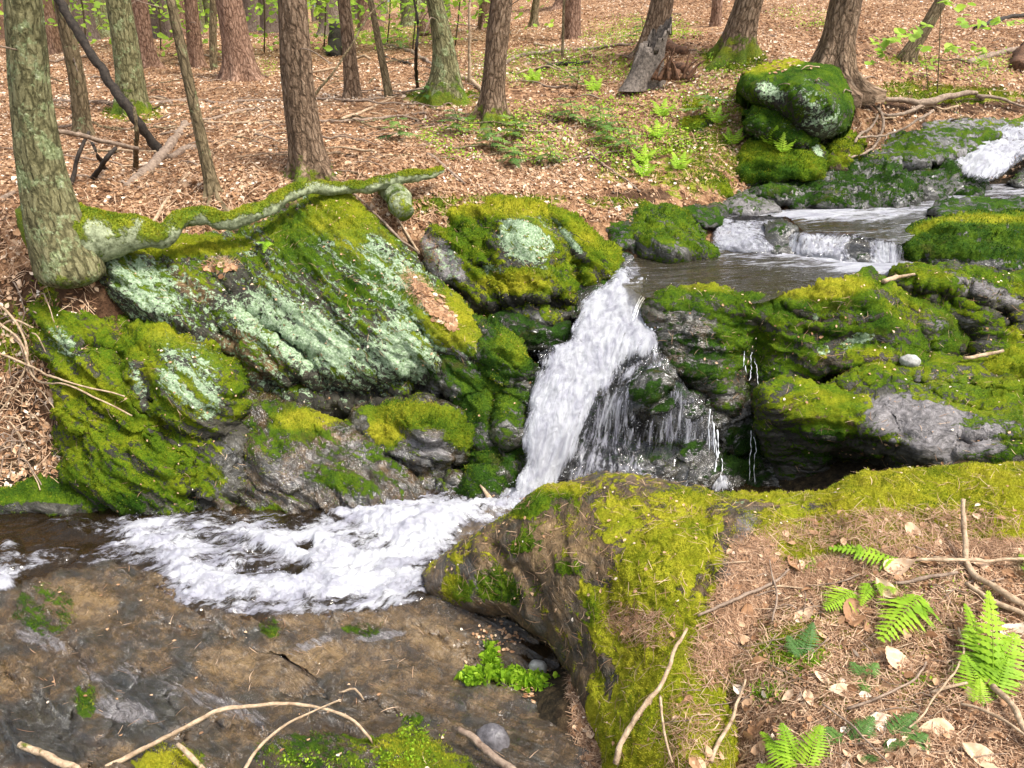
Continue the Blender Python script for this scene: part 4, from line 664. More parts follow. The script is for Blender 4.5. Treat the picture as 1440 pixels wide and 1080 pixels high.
W2 = water('waterfall', [(864, 388), (882, 374), (900, 384), (908, 405), (905, 425), (925, 440), (930, 478), (936, 505), (918, 515), (895, 505), (866, 530), (838, 575), (818, 620), (798, 660), (782, 692), (752, 715), (700, 760), (640, 770), (640, 735), (690, 712), (722, 690), (732, 640), (738, 590), (746, 550), (760, 518), (752, 500), (772, 492), (796, 482), (802, 455), (822, 420), (848, 402)], M['fall'],
 (.98, [(892, 385, 26, 14, -60, .55), (905, 475, 38, 26, 0, .86), (922, 505, 20, 18, 0, .6), (878, 525, 20, 30, 30, .62), (760, 500, 22, 12, 0, .62), (825, 620, 16, 80, 12, .55), (905, 440, 14, 34, 0, .78)]),
 ctrl=[(882, 376, 4.62), (870, 395, 4.42), (850, 430, 4.2), (800, 478, 3.98), (745, 495, 3.86), (905, 420, 4.28), (900, 480, 3.95), (930, 500, 3.9), (760, 600, 3.58), (830, 580, 3.66), (725, 690, 3.38), (790, 690, 3.42), (650, 750, 3.12), (740, 560, 3.72), (870, 520, 3.85), (800, 540, 3.74)], rise=.03, flow=(-.30, -.42, -1), k=7, amp=.05, seed=42, step=2.0, rough=5, freq=6, edge=14, grain=.10)
W3 = water('waterfall_veil', [(905, 478), (935, 500), (965, 545), (1000, 580), (1012, 640), (1035, 695), (990, 692), (900, 690), (790, 695), (800, 640), (830, 580), (865, 525)], M['fall'],
 (.36, [(840, 590, 36, 70, 20, .56), (820, 650, 30, 60, 10, .48), (870, 530, 34, 26, 0, .52), (930, 520, 26, 26, 50, .42), (905, 560, 60, 16, 20, .34), (1003, 615, 7, 40, -10, .6), (1012, 680, 20, 14, 0, .95), (975, 560, 34, 12, 45, .36), (880, 665, 80, 14, 10, .44), (920, 570, 40, 24, 0, .1), (940, 640, 46, 20, 0, .08)]),
 ctrl=[(905, 480, 3.98), (870, 525, 3.86), (930, 520, 3.80), (960, 550, 3.78), (900, 570, 3.66), (1000, 590, 3.7), (830, 600, 3.72), (900, 620, 3.62), (900, 690, 3.42), (1020, 690, 3.42), (800, 690, 3.48), (980, 640, 3.6)], rise=.01, flow=(-.15, -.4, -1), k=9, amp=.03, seed=43, step=2.2, edge=16)
W4 = water('upper_pool', [(866, 392), (880, 372), (900, 360), (960, 355), (990, 330), (1100, 330), (1290, 330), (1420, 350), (1440, 382), (1300, 392), (1200, 398), (1120, 410), (1060, 428), (1000, 408), (940, 420), (905, 418), (885, 405)], M['upper'],
 (.16, [(1060, 350, 110, 16, 5, .85), (1160, 368, 130, 18, 6, .92), (1010, 345, 24, 14, 0, .8), (1240, 378, 70, 12, 0, .9), (1090, 370, 100, 14, 5, .42), (1000, 362, 60, 10, 0, .4), (890, 380, 12, 14, 0, .5)]), plane=.95, rise=.015, flow=(.8, .2, 0), k=4, amp=.012, seed=44)
W5 = water('middle_pool', [(1000, 306), (1030, 296), (1090, 298), (1150, 288), (1240, 280), (1330, 262), (1400, 250), (1480, 250), (1480, 300), (1340, 300), (1300, 320), (1268, 345), (1230, 337), (1180, 329), (1128, 328), (1110, 309), (1060, 304), (1012, 308)], M['upper'],
 (.34, [(1170, 304, 100, 9, 0, .9), (1060, 300, 50, 7, 0, .75), (1250, 298, 80, 14, -12, .66), (1330, 285, 70, 16, -10, .55), (1420, 265, 70, 16, 0, .55), (1180, 320, 60, 6, 0, .15)]), plane=1.08, rise=.02, flow=(1, .3, 0), k=4, amp=.015, seed=45)
lips = lambda y, z: float(Yplane(0, y, z))
W6 = water('wide_cascade', [(1008, 304), (1060, 302), (1108, 308), (1126, 326), (1180, 328), (1232, 334), (1268, 342), (1268, 376), (1215, 376), (1170, 364), (1110, 360), (1060, 356), (1000, 352), (1002, 325)], M['fall'],
 (.62, [(1092, 332, 22, 16, 10, .1), (1207, 350, 20, 16, 0, .05), (1150, 345, 30, 18, 0, .72), (1245, 358, 18, 20, 0, .8), (1030, 332, 34, 18, 0, .78), (1118, 320, 14, 10, 0, .2), (1060, 308, 50, 5, 0, .3)]),
 ctrl=[(1008, 304, lips(304, 1.09)), (1060, 302, lips(302, 1.09)), (1108, 308, lips(308, 1.09)), (1128, 327, lips(327, 1.09)), (1180, 329, lips(329, 1.09)), (1260, 341, lips(341, 1.09)), (1268, 376, lips(376, .94)), (1215, 376, lips(376, .94)), (1110, 362, lips(362, .94)), (1000, 354, lips(354, .94)), (1060, 335, lips(345, .98)), (1150, 350, lips(356, .98))], rise=.01, flow=(0, -.3, -1), k=9, amp=.03, seed=46, step=1.8, freq=12, edge=8)
W7 = water('upper_cascade', [(1328, 240), (1345, 222), (1370, 205), (1390, 190), (1410, 172), (1500, 165), (1500, 235), (1440, 225), (1420, 240), (1395, 256), (1370, 258)], M['fall'],
 (.72, [(1375, 228, 60, 30, 10, 1.), (1430, 190, 60, 22, 0, .72), (1436, 230, 16, 12, 0, .5), (1400, 212, 30, 12, 0, .8)]), ctrl=[(1330, 240, 6.75), (1400, 180, 7.6), (1500, 170, 7.8), (1370, 255, 6.4), (1420, 238, 6.6), (1500, 232, 6.8), (1385, 215, 6.9)], rise=.03, flow=(-1, -1, -.8), k=6, amp=.05, seed=47, step=2, freq=7, edge=10)
rock('black rock step the wide cascade pours around', [(1068, 342), (1078, 318), (1100, 312), (1120, 322), (1126, 345), (1120, 362), (1080, 358)], [(1072, 342, 5.12), (1100, 314, 5.25), (1122, 350, 5.02), (1098, 340, 5.03)], seed=48, rim=(9, .08), samp=.02, amp=.02, thick=.25, masks=dict(moss=(.1, []), wet=(1., []), hue=(.2, [])))
rock('second black rock between the two right strands of the cascade', [(1184, 350), (1190, 334), (1212, 332), (1230, 342), (1232, 362), (1215, 372), (1188, 366)], [(1186, 350, 4.96), (1210, 334, 5.05), (1230, 355, 4.86), (1208, 352, 4.88)], seed=49, rim=(9, .08), samp=.02, amp=.02, thick=.25, masks=dict(moss=(.1, []), wet=(1., []), hue=(.2, [])))
# side strands and drips of the fall: thin wandering ribbons of water
def tube(pts, rad, sides=8, cap=True):
    pts = np.asarray(pts, float); n = len(pts); rad = np.broadcast_to(np.asarray(rad, float), (n,))
    t = np.gradient(pts, axis=0); t /= np.linalg.norm(t, axis=1)[:, None]+1e-12
    ref = np.array([0, 0, 1.]) if abs(t[:, 2]).mean() < .7 else np.array([0, 1., 0])
    u = np.cross(t, ref); u /= np.linalg.norm(u, axis=1)[:, None]+1e-12; w_ = np.cross(t, u)
    a = np.arange(sides)/sides*2*math.pi
    v = pts[:, None]+rad[:, None, None]*(np.cos(a)[None, :, None]*u[:, None]+np.sin(a)[None, :, None]*w_[:, None])
    i = np.arange(n*sides).reshape(n, sides); j = np.roll(i, -1, 1)
    f = np.stack([i[:-1], j[:-1], j[1:], i[1:]], -1).reshape(-1, 4)
    v = v.reshape(-1, 3)
    if cap:
        v = np.r_[v, [pts[0]], [pts[-1]]]; c0, c1 = n*sides, n*sides+1
        tr = np.r_[np.c_[np.full(sides, c0), j[0], i[0]], np.c_[np.full(sides, c1), i[-1], j[-1]]]
        return v, f, tr
    return v, f, np.zeros((0, 3), int)
def curve(pts, per=.03):
    pts = np.asarray(pts, float); out = []; n = len(pts)
    for i in range(n-1):
        p0, p1, p2, p3 = pts[max(i-1, 0)], pts[i], pts[i+1], pts[min(i+2, n-1)]
        m = max(2, int(np.linalg.norm(p2[:3]-p1[:3])/per))
        for k in range(m):
            t = k/m; out.append(.5*(2*p1+(p2-p0)*t+(2*p0-5*p1+4*p2-p3)*t*t+(3*p1-p0-3*p2+p3)*t**3))
    out.append(pts[-1]); return np.array(out)
def merge(parts):
    V, Q, T, o = [], [], [], 0
    for v, q, t in parts:
        V.append(v); Q.append(q+o); T.append(t+o); o += len(v)
    return np.concatenate(V), [np.concatenate(Q), np.concatenate(T)]
ps = []
for k in range(15):
    f = k/14; a = (902+38*f+random.uniform(-1, 1), 416+8*math.sin(f*3)); e = (884+40*f+random.uniform(-3, 3), 440+38*(1-abs(f-.35))+random.uniform(-6, 12))
    m = ((a[0]*.55+e[0]*.45), a[1]*.55+e[1]*.45-6)
    P = P3(*np.array([[a[0], a[1], 4.22-.02*f], [m[0], m[1], 4.10-.02*f], [e[0], e[1], 4.02-.04*f]]).T); c = curve(P, .012)
    ps.append(tube(c, np.random.default_rng(k).uniform(.35, 1, len(c))*random.uniform(.004, .010), 6))
for (x, y0, y1, Y, r) in [(1050, 432, 492, 4.08, .005), (1045, 470, 520, 4.0, .006), (1060, 500, 540, 3.93, .004), (1000, 580, 690, 3.62, .010), (1006, 600, 690, 3.58, .012), (1012, 640, 695, 3.5, .014), (1058, 610, 680, 3.62, .005), (952, 440, 480, 4.05, .003)]:
    yy = np.linspace(y0, y1, 18); 
    for dx in (-1.5, 1.5):
        xx = x+dx+np.cumsum(RNG.normal(size=18))*.8; P = P3(xx, yy+dx*3, np.linspace(Y, Y-.10, 18)); ps.append(tube(P, RNG.uniform(.05, 1.1, 18)*r*.42, 6))
v, f = merge(ps); o = link_mesh('waterfall_strands', v, f, M['drop']); o['kind'] = 'structure'
def drops(cnt, pts, spread, up, seed, size=(.0015, .006)):
    r = np.random.default_rng(seed); b = np.array([[1, 0, 0], [-1, 0, 0], [0, 1, 0], [0, -1, 0], [0, 0, 1], [0, 0, -1]], float)
    F_ = np.array([[0, 2, 4], [2, 1, 4], [1, 3, 4], [3, 0, 4], [2, 0, 5], [1, 2, 5], [3, 1, 5], [0, 3, 5]])
    c = pts[r.integers(0, len(pts), cnt)]+r.normal(size=(cnt, 3))*spread; c[:, 2] += np.abs(r.exponential(up, cnt))
    s = r.uniform(*size, cnt)**1.; v = (c[:, None]+b[None]*s[:, None, None]*np.array([1, 1, 1.5])).reshape(-1, 3)
    f = (np.arange(cnt)[:, None, None]*6+F_[None]).reshape(-1, 3); return v, f
edge = W2[1][(W2[2] < .97)]; lowf = W1[1][W1[2] > .7]; v1, f1 = drops(700, edge, .012, .012, 1, (.0008, .0024)); v2, f2 = drops(900, lowf, .012, .02, 2, (.0008, .0022)); v3, f3 = drops(500, W3[1][W3[2] > .3], .02, .02, 3, (.0006, .0018))
o = link_mesh('water_spray', np.r_[v1, v2, v3], np.r_[f1, f2+len(v1), f3+len(v1)+len(v2)], M['drop']); o['kind'] = 'stuff'
#@@PART3
# ------------------------------------------------------------ trees
def trunk_mesh(P, R, flare, toes, seed, mossfoot=0., sides=44, rough=.10):
    """P path points from base up (world), R radii; the base is sunk into the soil"""
    src = np.c_[P, R]; zz = np.linspace(P[0][2], P[-1][2], int((P[-1][2]-P[0][2])/(.035 if P[0][1] < 9 else .08)))
    c = np.stack([np.interp(zz, src[:, 2], src[:, j]) for j in range(4)], 1); kk = np.ones(9)/9; pad = np.r_[np.repeat(c[:1], 4, 0), c, np.repeat(c[-1:], 4, 0)]
    for j in (0, 1, 3): c[:, j] = np.convolve(pad[:, j], kk, 'valid')
    pts, rad = c[:, :3], c[:, 3]
    down = np.linspace(.22 if seed > 1 else .09, .02, 5); base = np.array([pts[0]-[0, 0, d] for d in down]); pts = np.r_[base, pts]; rad = np.r_[np.full(5, rad[0]) if seed > 1 else rad[0]*np.array([.25, .6, .8, .92, .98]), rad]
    hgt = pts[:, 2]-P[0][2]; n = len(pts); a = np.arange(sides)/sides*2*math.pi; r0 = R[-1] if len(R) else .1
    A, H = np.meshgrid(a, hgt); fl = 1.35*flare*np.exp(-np.maximum(H+.02, -.1)/(.55*R[0]+.03))
    ph = seed*1.7; toe = .55+.5*np.cos(toes*A+ph)+.35*np.cos((toes-2)*A+ph*2.1)
    q = np.stack([np.cos(A)*2.2, np.sin(A)*2.2, H*1.6+seed*3], -1)
    rr = rad[:, None]*(1+fl*np.maximum(toe, .05)+rough*1.3*fbm(q, 3)+rough*.8*ridged(np.stack([np.cos(A)*7, np.sin(A)*7, H*3+seed], -1), 3))
    v = np.stack([pts[:, 0:1]+rr*np.cos(A), pts[:, 1:2]+rr*np.sin(A), np.broadcast_to(pts[:, 2:3], A.shape)], -1).reshape(-1, 3)
    i = np.arange(n*sides).reshape(n, sides); j = np.roll(i, -1, 1)
    f = np.stack([i[:-1], j[:-1], j[1:], i[1:]], -1).reshape(-1, 4)
    bk = np.stack([np.cos(A)*rad[:, None]+seed, np.sin(A)*rad[:, None], H], -1).reshape(-1, 3)
    ms = np.clip(mossfoot*1.1*np.exp(-np.maximum(H, 0)/(.10+.12*mossfoot))+(-.1), -.1, 1).ravel()
    v = np.r_[v, [pts[-1]]]; bk = np.r_[bk, [bk[-1]]]; ms = np.r_[ms, 0]; tr = np.c_[np.full(sides, len(v)-1), i[-1], j[-1]]
    return v, [f, tr], {'bk': bk, 'moss': ms}
def stubs(root, P, R, seed, cnt, mat, zlo=.5, zhi=2.6):
    r = random.Random(seed); ps = []
    for _ in range(cnt):
        t = r.uniform(zlo, zhi); i = max(0, min(len(P)-2, sum(1 for p in P if p[2]-P[0][2] < t)-1))
        q = P[i]+(P[i+1]-P[i])*((t-(P[i][2]-P[0][2]))/max(P[i+1][2]-P[i][2], 1e-3)); a = r.uniform(0, 6.28); L = r.uniform(.12, .7)
        d = np.array([math.cos(a), math.sin(a), r.uniform(-.25, .35)]); m = q+d*L*.5+[0, 0, r.uniform(-.03, .05)]
        ps.append(tube(curve([q+d*R[i]*.6, m, q+d*L+[0, 0, r.uniform(-.12, .08)]], .06), np.linspace(.008, .002, len(curve([q+d*R[i]*.6, m, q+d*L], .06))) if False else .004, 5))
    for p in ps:
        o = link_mesh('dead_branch', p[0], [p[1], p[2]], mat, parent=root, attrs={'moss': np.zeros(len(p[0]))})
for k, (lab, mt, Y, path, fl, mo) in enumerate(TREES):
    P = np.array([P3(a, b, Y+.0) for a, b, _ in path]); R = np.array([(.43 if k == 0 else .45)*w_/F*Y/float(ray(0, b)[1]) for a, b, w_ in path])
    d = P[-1]-P[-2]; d /= np.linalg.norm(d); top = P[-1]+d*(6.5 if Y < 9 else 8); P = np.r_[P, [P[-1]+(top-P[-1])*.5, top]]; R = np.r_[R, [R[-1]*.85, R[-1]*.6]]
    root = empty('tree', P[0]); tag(root, lab, 'tree', 'trees standing on the wooded bank')
    v, f, at = trunk_mesh(P, R, fl, 5+k % 3, k+1, mo); link_mesh('trunk', v, f, M[mt], parent=root, attrs=at)
    if Y < 9: stubs(root, P, R, k, 4 if mt != 'grey' else 7, M['dead'])
    if k == 0:
        rp = [(62, 285, 3.93, 70), (80, 318, 3.95, 92), (112, 332, 3.99, 88), (150, 331, 4.03, 68), (190, 327, 4.08, 46), (232, 330, 4.11, 30), (252, 310, 4.2, 25), (285, 303, 4.28, 26), (315, 312, 4.30, 25), (348, 302, 4.36, 22), (378, 292, 4.45, 23), (402, 275, 4.56, 20), (440, 264, 4.72, 17), (480, 266, 4.8, 15), (520, 262, 4.86, 17), (560, 252, 4.95, 17), (600, 246, 5.05, 14), (622, 238, 5.15, 9)]
        c = curve([[*P3(a, b, y), .5*w_/F*y/.98] for a, b, y, w_ in rp], .02)
        tv, tf, tt_ = tube(c[:, :3], c[:, 3], 30); nn = tv-np.repeat(c[:, :3], 30, 0) if False else None
        tv = tv+(.022*fbm(tv*9, 4))[:, None]*np.array([.5, .5, 1])+.010*np.stack([fbm(tv*24+j, 3) for j in range(3)], -1); cen = np.repeat(c[:, 2], 30); up = np.r_[(tv[:len(cen), 2]-cen)/np.repeat(c[:, 3], 30), 0, 0]
        link_mesh('root', tv, [tf, tt_], M['birch'], parent=root, attrs={'moss': .5*np.clip(1-(tv[:, 0]-tv[:, 0].min())/.45, 0, 1)+np.clip(up*.5+.48+.8*fbm(tv*5, 3), -.2, 1)})
        ROOT = (tv, np.r_[tf[:, [0, 1, 2]], tf[:, [0, 2, 3]]], up)
# moss blades on the upper side of the root
wv = np.clip(ROOT[2]*1.2-.15+.8*fbm(ROOT[0]*5, 2), 0, 1)+1e-6
p, nn, ti = sample(ROOT[0], ROOT[1], wv, 14000); nn[nn[:, 2] < 0] *= -1
def blades(p, nn, L, wd, hue, sd=.14):
    n = len(p); d = nn+RNG.normal(size=(n, 3))*.5; d /= np.linalg.norm(d, axis=1)[:, None]
    s = np.cross(d, RNG.normal(size=(n, 3))); s /= np.linalg.norm(s, axis=1)[:, None]; l = L*RNG.uniform(.5, 1.5, n)[:, None]
    v = np.stack([p-s*wd, p+s*wd, p+d*l], 1).reshape(-1, 3); c = np.clip(hue+RNG.normal(size=n)*sd+fbm(p*6, 3)*.4, 0, 1)
    return v, np.arange(3*n).reshape(n, 3), np.repeat(c, 3)
treeroot = [o for o in COL.objects if o.name == 'tree'][0]
v, f, c = blades(p, nn, .010, .0028, .68); m_ = link_mesh('moss', v, f, M['moss'], parent=treeroot, attrs={'cv': c}, smooth=False); m_['kind'] = 'stuff'
# distant woods: separate thin trunks
def ground_z(x, y): return gz0(np.atleast_1d(np.asarray(x, float)), np.atleast_1d(np.asarray(y, float)))
r = random.Random(3); used = []
for k in range(150):
    Y = r.uniform(15, 46)
    px = r.choice([r.uniform(-60, 480), r.uniform(-60, 640), r.uniform(-60, 1010)]); x = (px-720)/F*Y/1.11
    if any(abs(x/Y-a/b) < .004 for a, b in used): continue
    used.append((x, Y))
xs = np.array([a for a, b in used]); yy = np.array([b for a, b in used]); zs = ground_z(xs, yy)
for k, (x, y, z) in enumerate(zip(xs, yy, zs)):
    rad = r.uniform(.05, .20); lean = r.uniform(-.5, .5); P = np.array([[x, y, z], [x+lean*.3, y, z+3], [x+lean, y+.2, z+9]]); R = np.array([rad*1.2, rad, rad*.6])
    root = empty('tree', P[0]); tag(root, 'slim distant trunk among many in the pale woods beyond the forest floor', 'tree', 'slim distant trunks in the pale woods')
    v, f, at = trunk_mesh(P, R, .5, 5, k+50, 0, 12); link_mesh('trunk', v, f, M[r.choice(['far', 'far', 'red', 'grey'])], parent=root, attrs=at)
# ------------------------------------------------------------ leaf shapes
def leaf_batch(c, nrm, size, aspect=.5, curl=.25, seed=0, serr=False):
    """c centres, nrm up vectors, size lengths -> one mesh of folded, pointed leaves (8 verts each)"""
    n = len(c); g = np.random.default_rng(seed); t = np.cross(nrm, g.normal(size=(n, 3))); t /= np.linalg.norm(t, axis=1)[:, None]+1e-9; s = np.cross(nrm, t)
    u = np.array([-.5, -.25, .1, .5, -.25, .1, -.25, .1]); w_ = np.array([0, 0, 0, 0, .42, .40, -.42, -.40])
    zf = np.array([0, 0, 0, 0, 1, 1, 1, 1.])
    L = size[:, None, None]; cu = (g.normal(size=n)*curl)[:, None]; fo = (g.uniform(-.1, .35, n))[:, None]
    h = cu*(u[None]**2)*1.4+fo*zf[None]*np.abs(w_)[None]
    v = c[:, None]+L*(u[None, :, None]*t[:, None]+w_[None, :, None]*aspect*2*.9*s[:, None]*.8+h[..., None]*nrm[:, None])
    F_ = np.array([[0, 1, 4], [1, 2, 5], [1, 5, 4], [2, 3, 5], [0, 6, 1], [1, 6, 7], [1, 7, 2], [2, 7, 3]])
    return v.reshape(-1, 3), (np.arange(n)[:, None, None]*8+F_[None]).reshape(-1, 3)
def strands(c, nrm, L, wd, seed, bend=.25):
    n = len(c); g = np.random.default_rng(seed); t = np.cross(nrm, g.normal(size=(n, 3))); t /= np.linalg.norm(t, axis=1)[:, None]+1e-9; s = np.cross(nrm, t)
    t = t+nrm*g.normal(size=(n, 1))*.22; b = g.normal(size=n)*bend; k = np.array([-.5, -.15, .2, .5])
    mid = c[:, None]+L[:, None, None]*(k[None, :, None]*t[:, None]+(b[:, None]*(k*k)[None])[..., None]*s[:, None])
    hw = wd[:, None, None]*(np.array([.5, 1, 1, .3])[None, :, None])*s[:, None]
    v = np.stack([mid-hw, mid+hw], 2).reshape(-1, 3); q = np.array([[0, 1, 3, 2], [2, 3, 5, 4], [4, 5, 7, 6]])
    return v, (np.arange(n)[:, None, None]*8+q[None]).reshape(-1, 4)
GN = np.cross(gv[gq[:, 1]]-gv[gq[:, 0]], gv[gq[:, 3]]-gv[gq[:, 0]]); GN /= np.linalg.norm(GN, axis=1)[:, None]+1e-12
def on_ground(cnt, wfun):
    p0 = gv[gq[:, 0]]; q = np.c_[proj(p0)]; q = q if q.shape[1] == 2 else q.T
    ar = np.linalg.norm(np.cross(gv[gq[:, 1]]-p0, gv[gq[:, 3]]-p0), axis=1); w_ = wfun(p0, q)*ar; w_ /= w_.sum()
    i = RNG.choice(len(gq), cnt, p=w_); a, b_ = RNG.random((2, cnt, 1))
    A, B, C_, D = (gv[gq[i, j]] for j in range(4)); p = (A*(1-a)+B*a)*(1-b_)+(D*(1-a)+C_*a)*b_
    nn = GN[i].copy(); nn[nn[:, 2] < 0] *= -1; return p, nn
LITM = np.clip(1-gmoss*.9, .1, 1)[gq[:, 0]]*np.clip(1-gsoil*.7, .15, 1)[gq[:, 0]]
infr = lambda q: (q[:, 0] > -160) & (q[:, 0] < 1600) & (q[:, 1] > -60) & (q[:, 1] < 1240)
wet0 = lambda p: (p[:, 2] > .06) & ~((p[:, 2] < 1.1) & (p[:, 1] > 2.85) & (p[:, 0] > -2.3)) & ~((p[:, 0] < .2) & (p[:, 1] < 2.9) & (p[:, 1] > 1.2))
def litter(name, cnt, wfun, size, seed, c0, aspect=.5, curl=.3, lift=.006, tilt=.45):
    p, nn = on_ground(cnt, wfun); g = np.random.default_rng(seed); nn = nn+g.normal(size=nn.shape)*tilt; nn /= np.linalg.norm(nn, axis=1)[:, None]
    s = g.uniform(*size, cnt); p[:, 2] += lift+g.random(cnt)*.012; v, f = leaf_batch(p, nn, s, aspect, curl, seed)
    cv = np.repeat(np.clip(g.normal(c0[0], c0[1], cnt)+.45*fbm(p*.7, 4), 0, 1), 8); return v, f, cv
def emit(name, parts, mat):
    V, Fs, C_, o = [], [], [], 0
    for v, f, c in parts: V.append(v); Fs.append(f+o); C_.append(c); o += len(v)
    ob = link_mesh(name, np.concatenate(V), np.concatenate(Fs), mat, attrs={'cv': np.concatenate(C_)}, smooth=False); ob['kind'] = 'stuff'; return ob
PATCHY = np.clip(.75+1.3*fbm(gv[gq[:, 0]]*1.1, 4), .12, 1.6)
w_far = lambda p, q: PATCHY*infr(q)*wet0(p)*(p[:, 1] > 2.9)*LITM/np.maximum(p[:, 1], 3)**1.7*(p[:, 1] < 26)
w_near = lambda p, q: infr(q)*wet0(p)*(p[:, 1] < 2.7)*LITM
emit('leaf_litter', [litter('l', 150000, w_far, (.012, .038), 1, (.60, .24), tilt=.6), litter('l', 2500, w_far, (.045, .07), 4, (.7, .2)), litter('l', 900, w_near, (.025, .05), 2, (.6, .2), tilt=.5), litter('l', 4200, w_near, (.010, .022), 3, (.5, .2), tilt=.6)], M['leaf'])
p, nn = on_ground(95000, w_near); g = np.random.default_rng(5); n = len(p); p[:, 2] += g.random(n)*.012+.001
v1, f1 = strands(p, nn, g.uniform(.02, .075, n), g.uniform(.0005, .0014, n), 6); c1 = np.repeat(np.clip(g.normal(.55, .32, n), 0, 1), 8)
p, nn = on_ground(90000, w_far); n = len(p); p[:, 2] += g.random(n)*.02+.003
v2, f2 = strands(p, nn, g.uniform(.04, .16, n), g.uniform(.001, .0022, n), 7, .35); c2 = np.repeat(np.clip(g.normal(.62, .28, n), 0, 1), 8)
emit('needle_litter', [(v1, f1, c1), (v2, f2, c2)], M['needle'])
# litter caught on the foreground rock and the left slabs
def rock_litter(R_, cnt, wpaint, size, seed, kind, c0=(.5, .2)):
    o, g_, at = R_; T = np.r_[g_['quads'][:, [0, 1, 2]], g_['quads'][:, [0, 2, 3]]]; V = g_['v'][:g_['nq']]; w_ = np.clip(paint(0, wpaint, g_['q'][:g_['nq']]), 0, 1)+1e-6
    p, nn, ti = sample(V, T, w_, cnt); nn = g_['N'][ti[:, 0]]; g = np.random.default_rng(seed); p = p+nn*(.003+g.random((cnt, 1))*.009)
    if kind == 'leaf': v, f = leaf_batch(p, nn, g.uniform(*size, cnt), .5, .3, seed)
    else: v, f = strands(p, nn, g.uniform(*size, cnt), g.uniform(.0004, .001, cnt), seed)
    return v, f, np.repeat(np.clip(g.normal(*c0, cnt), 0, 1), 8)
band = [(1250, 745, 200, 30, -3, .22), (1250, 820, 200, 50, -5, 1.), (1060, 850, 60, 80, 20, .7), (1010, 920, 40, 50, 0, .5), (900, 880, 60, 30, 20, .2), (970, 1040, 50, 80, 0, .12), (1400, 800, 160, 44, 0, 1.), (1060, 790, 40, 40, 0, .6)]
emit('needle_litter', [rock_litter(R17, 22000, band, (.02, .075), 21, 's'), rock_litter(R1, 700, [(600, 420, 60, 14, 48, 1.), (310, 372, 30, 10, 0, .6)], (.04, .12), 22, 's', (.6, .2)), rock_litter(R6, 300, [(600, 350, 40, 14, 48, 1.)], (.04, .1), 23, 's')], M['needle'])
allr = [(720, 540, 3000, 3000, 0, 1.)]
emit('rock_debris', [rock_litter(R_, c_, allr, (.006, .02), 60+i, 'leaf', (.72, .2)) for i, (R_, c_) in enumerate([(R1, 260), (R2, 160), (R6, 90), (R13, 150), (R14, 80), (R15, 170), (R17, 260), (R18, 90), (R5, 40)])], M['leaf'])
emit('rock_needles', [rock_litter(R_, c_, allr, (.02, .07), 80+i, 's', (.6, .25)) for i, (R_, c_) in enumerate([(R1, 500), (R2, 250), (R6, 200), (R13, 350), (R14, 200), (R15, 350), (R17, 2200), (R18, 260)])], M['needle'])
emit('leaf_litter', [rock_litter(R17, 420, band, (.012, .04), 24, 'leaf', (.6, .2)), rock_litter(R1, 260, [(610, 430, 50, 12, 48, 1.), (310, 378, 24, 8, 0, .6)], (.02, .05), 25, 'leaf'), rock_litter(R18, 260, [(770, 970, 50, 26, 20, 1.), (700, 900, 40, 26, 0, .7), (900, 1060, 60, 30, 0, 1.)], (.008, .025), 26, 'leaf', (.6, .15)),
    rock_litter(R13, 14, [(1200, 500, 200, 30, 0, .5)], (.015, .03), 27, 'leaf', (.75, .15)), rock_litter(R9, 40, [(1090, 95, 70, 12, 0, .5)], (.03, .05), 28, 'leaf')], M['leaf'])
# low greenery: sprigs too many to count among the litter
gsp = paint(.0, [(880, 190, 130, 60, 0, .75), (760, 190, 80, 50, 0, .5), (640, 200, 60, 40, 0, .35), (1000, 120, 80, 60, 0, .4), (800, 95, 140, 30, 0, .6), (700, 100, 80, 30, 0, .4), (540, 50, 120, 20, 0, .5), (900, 50, 100, 30, 0, .4), (1350, 100, 120, 30, 0, .35), (360, 100, 40, 16, 0, .5), (1120, 30, 60, 20, 0, .3), (1200, 900, 260, 160, 0, .12)], gpx)[gq[:, 0]]
gsp = np.clip(gsp+.7*fbm(gv[gq[:, 0]]*2.2, 3)*(gsp > .05)-.1, 0, 1)
p, nn = on_ground(12000, lambda p, q: infr(q)*wet0(p)*gsp/np.maximum(p[:, 1], 1.5)**1.5*(p[:, 1] < 16)+1e-9); n = len(p); g = np.random.default_rng(8); sz = g.uniform(.5, 1.2, n)*np.where(p[:, 1] < 2.8, .010, .028)
p[:, 2] += g.random(n)*np.where(p[:, 1] < 2.8, .012, .06); nn = nn+g.normal(size=(n, 3))*.5; nn /= np.linalg.norm(nn, axis=1)[:, None]; v, f = leaf_batch(p, nn, sz, .42, .2, 8)
emit('low_greenery', [(v, f, np.repeat(np.clip(g.normal(.62, .2, n), 0, 1), 8))], M['fern'])
# moss blades on the mossy soil
gm_ = (gmoss[gq[:, 0]]+3.2*.16*fbm(gv[gq[:, 0]]*11, 4)+.12*fbm(gv[gq[:, 0]]*40, 2))
p, nn = on_ground(60000, lambda p, q: infr(q)*(p[:, 1] < 2.7)*wet0(p)*(np.clip((gm_-.45)*5, 0, 1)+1e-6))
v, f, c = blades(p, nn, .009, .0016, .68, .16); o = link_mesh('ground_moss', v, f, M['moss'], attrs={'cv': c}, smooth=False); o['kind'] = 'stuff'
p, nn = on_ground(26000, lambda p, q: infr(q)*(p[:, 1] > 2.9)*(p[:, 1] < 9)*(np.clip((gm_-.45)*5, 0, 1)+1e-6)*wet0(p))
v, f, c = blades(p, nn, .018, .005, .6, .16); o = link_mesh('ground_moss', v, f, M['moss'], attrs={'cv': c}, smooth=False); o['kind'] = 'stuff'
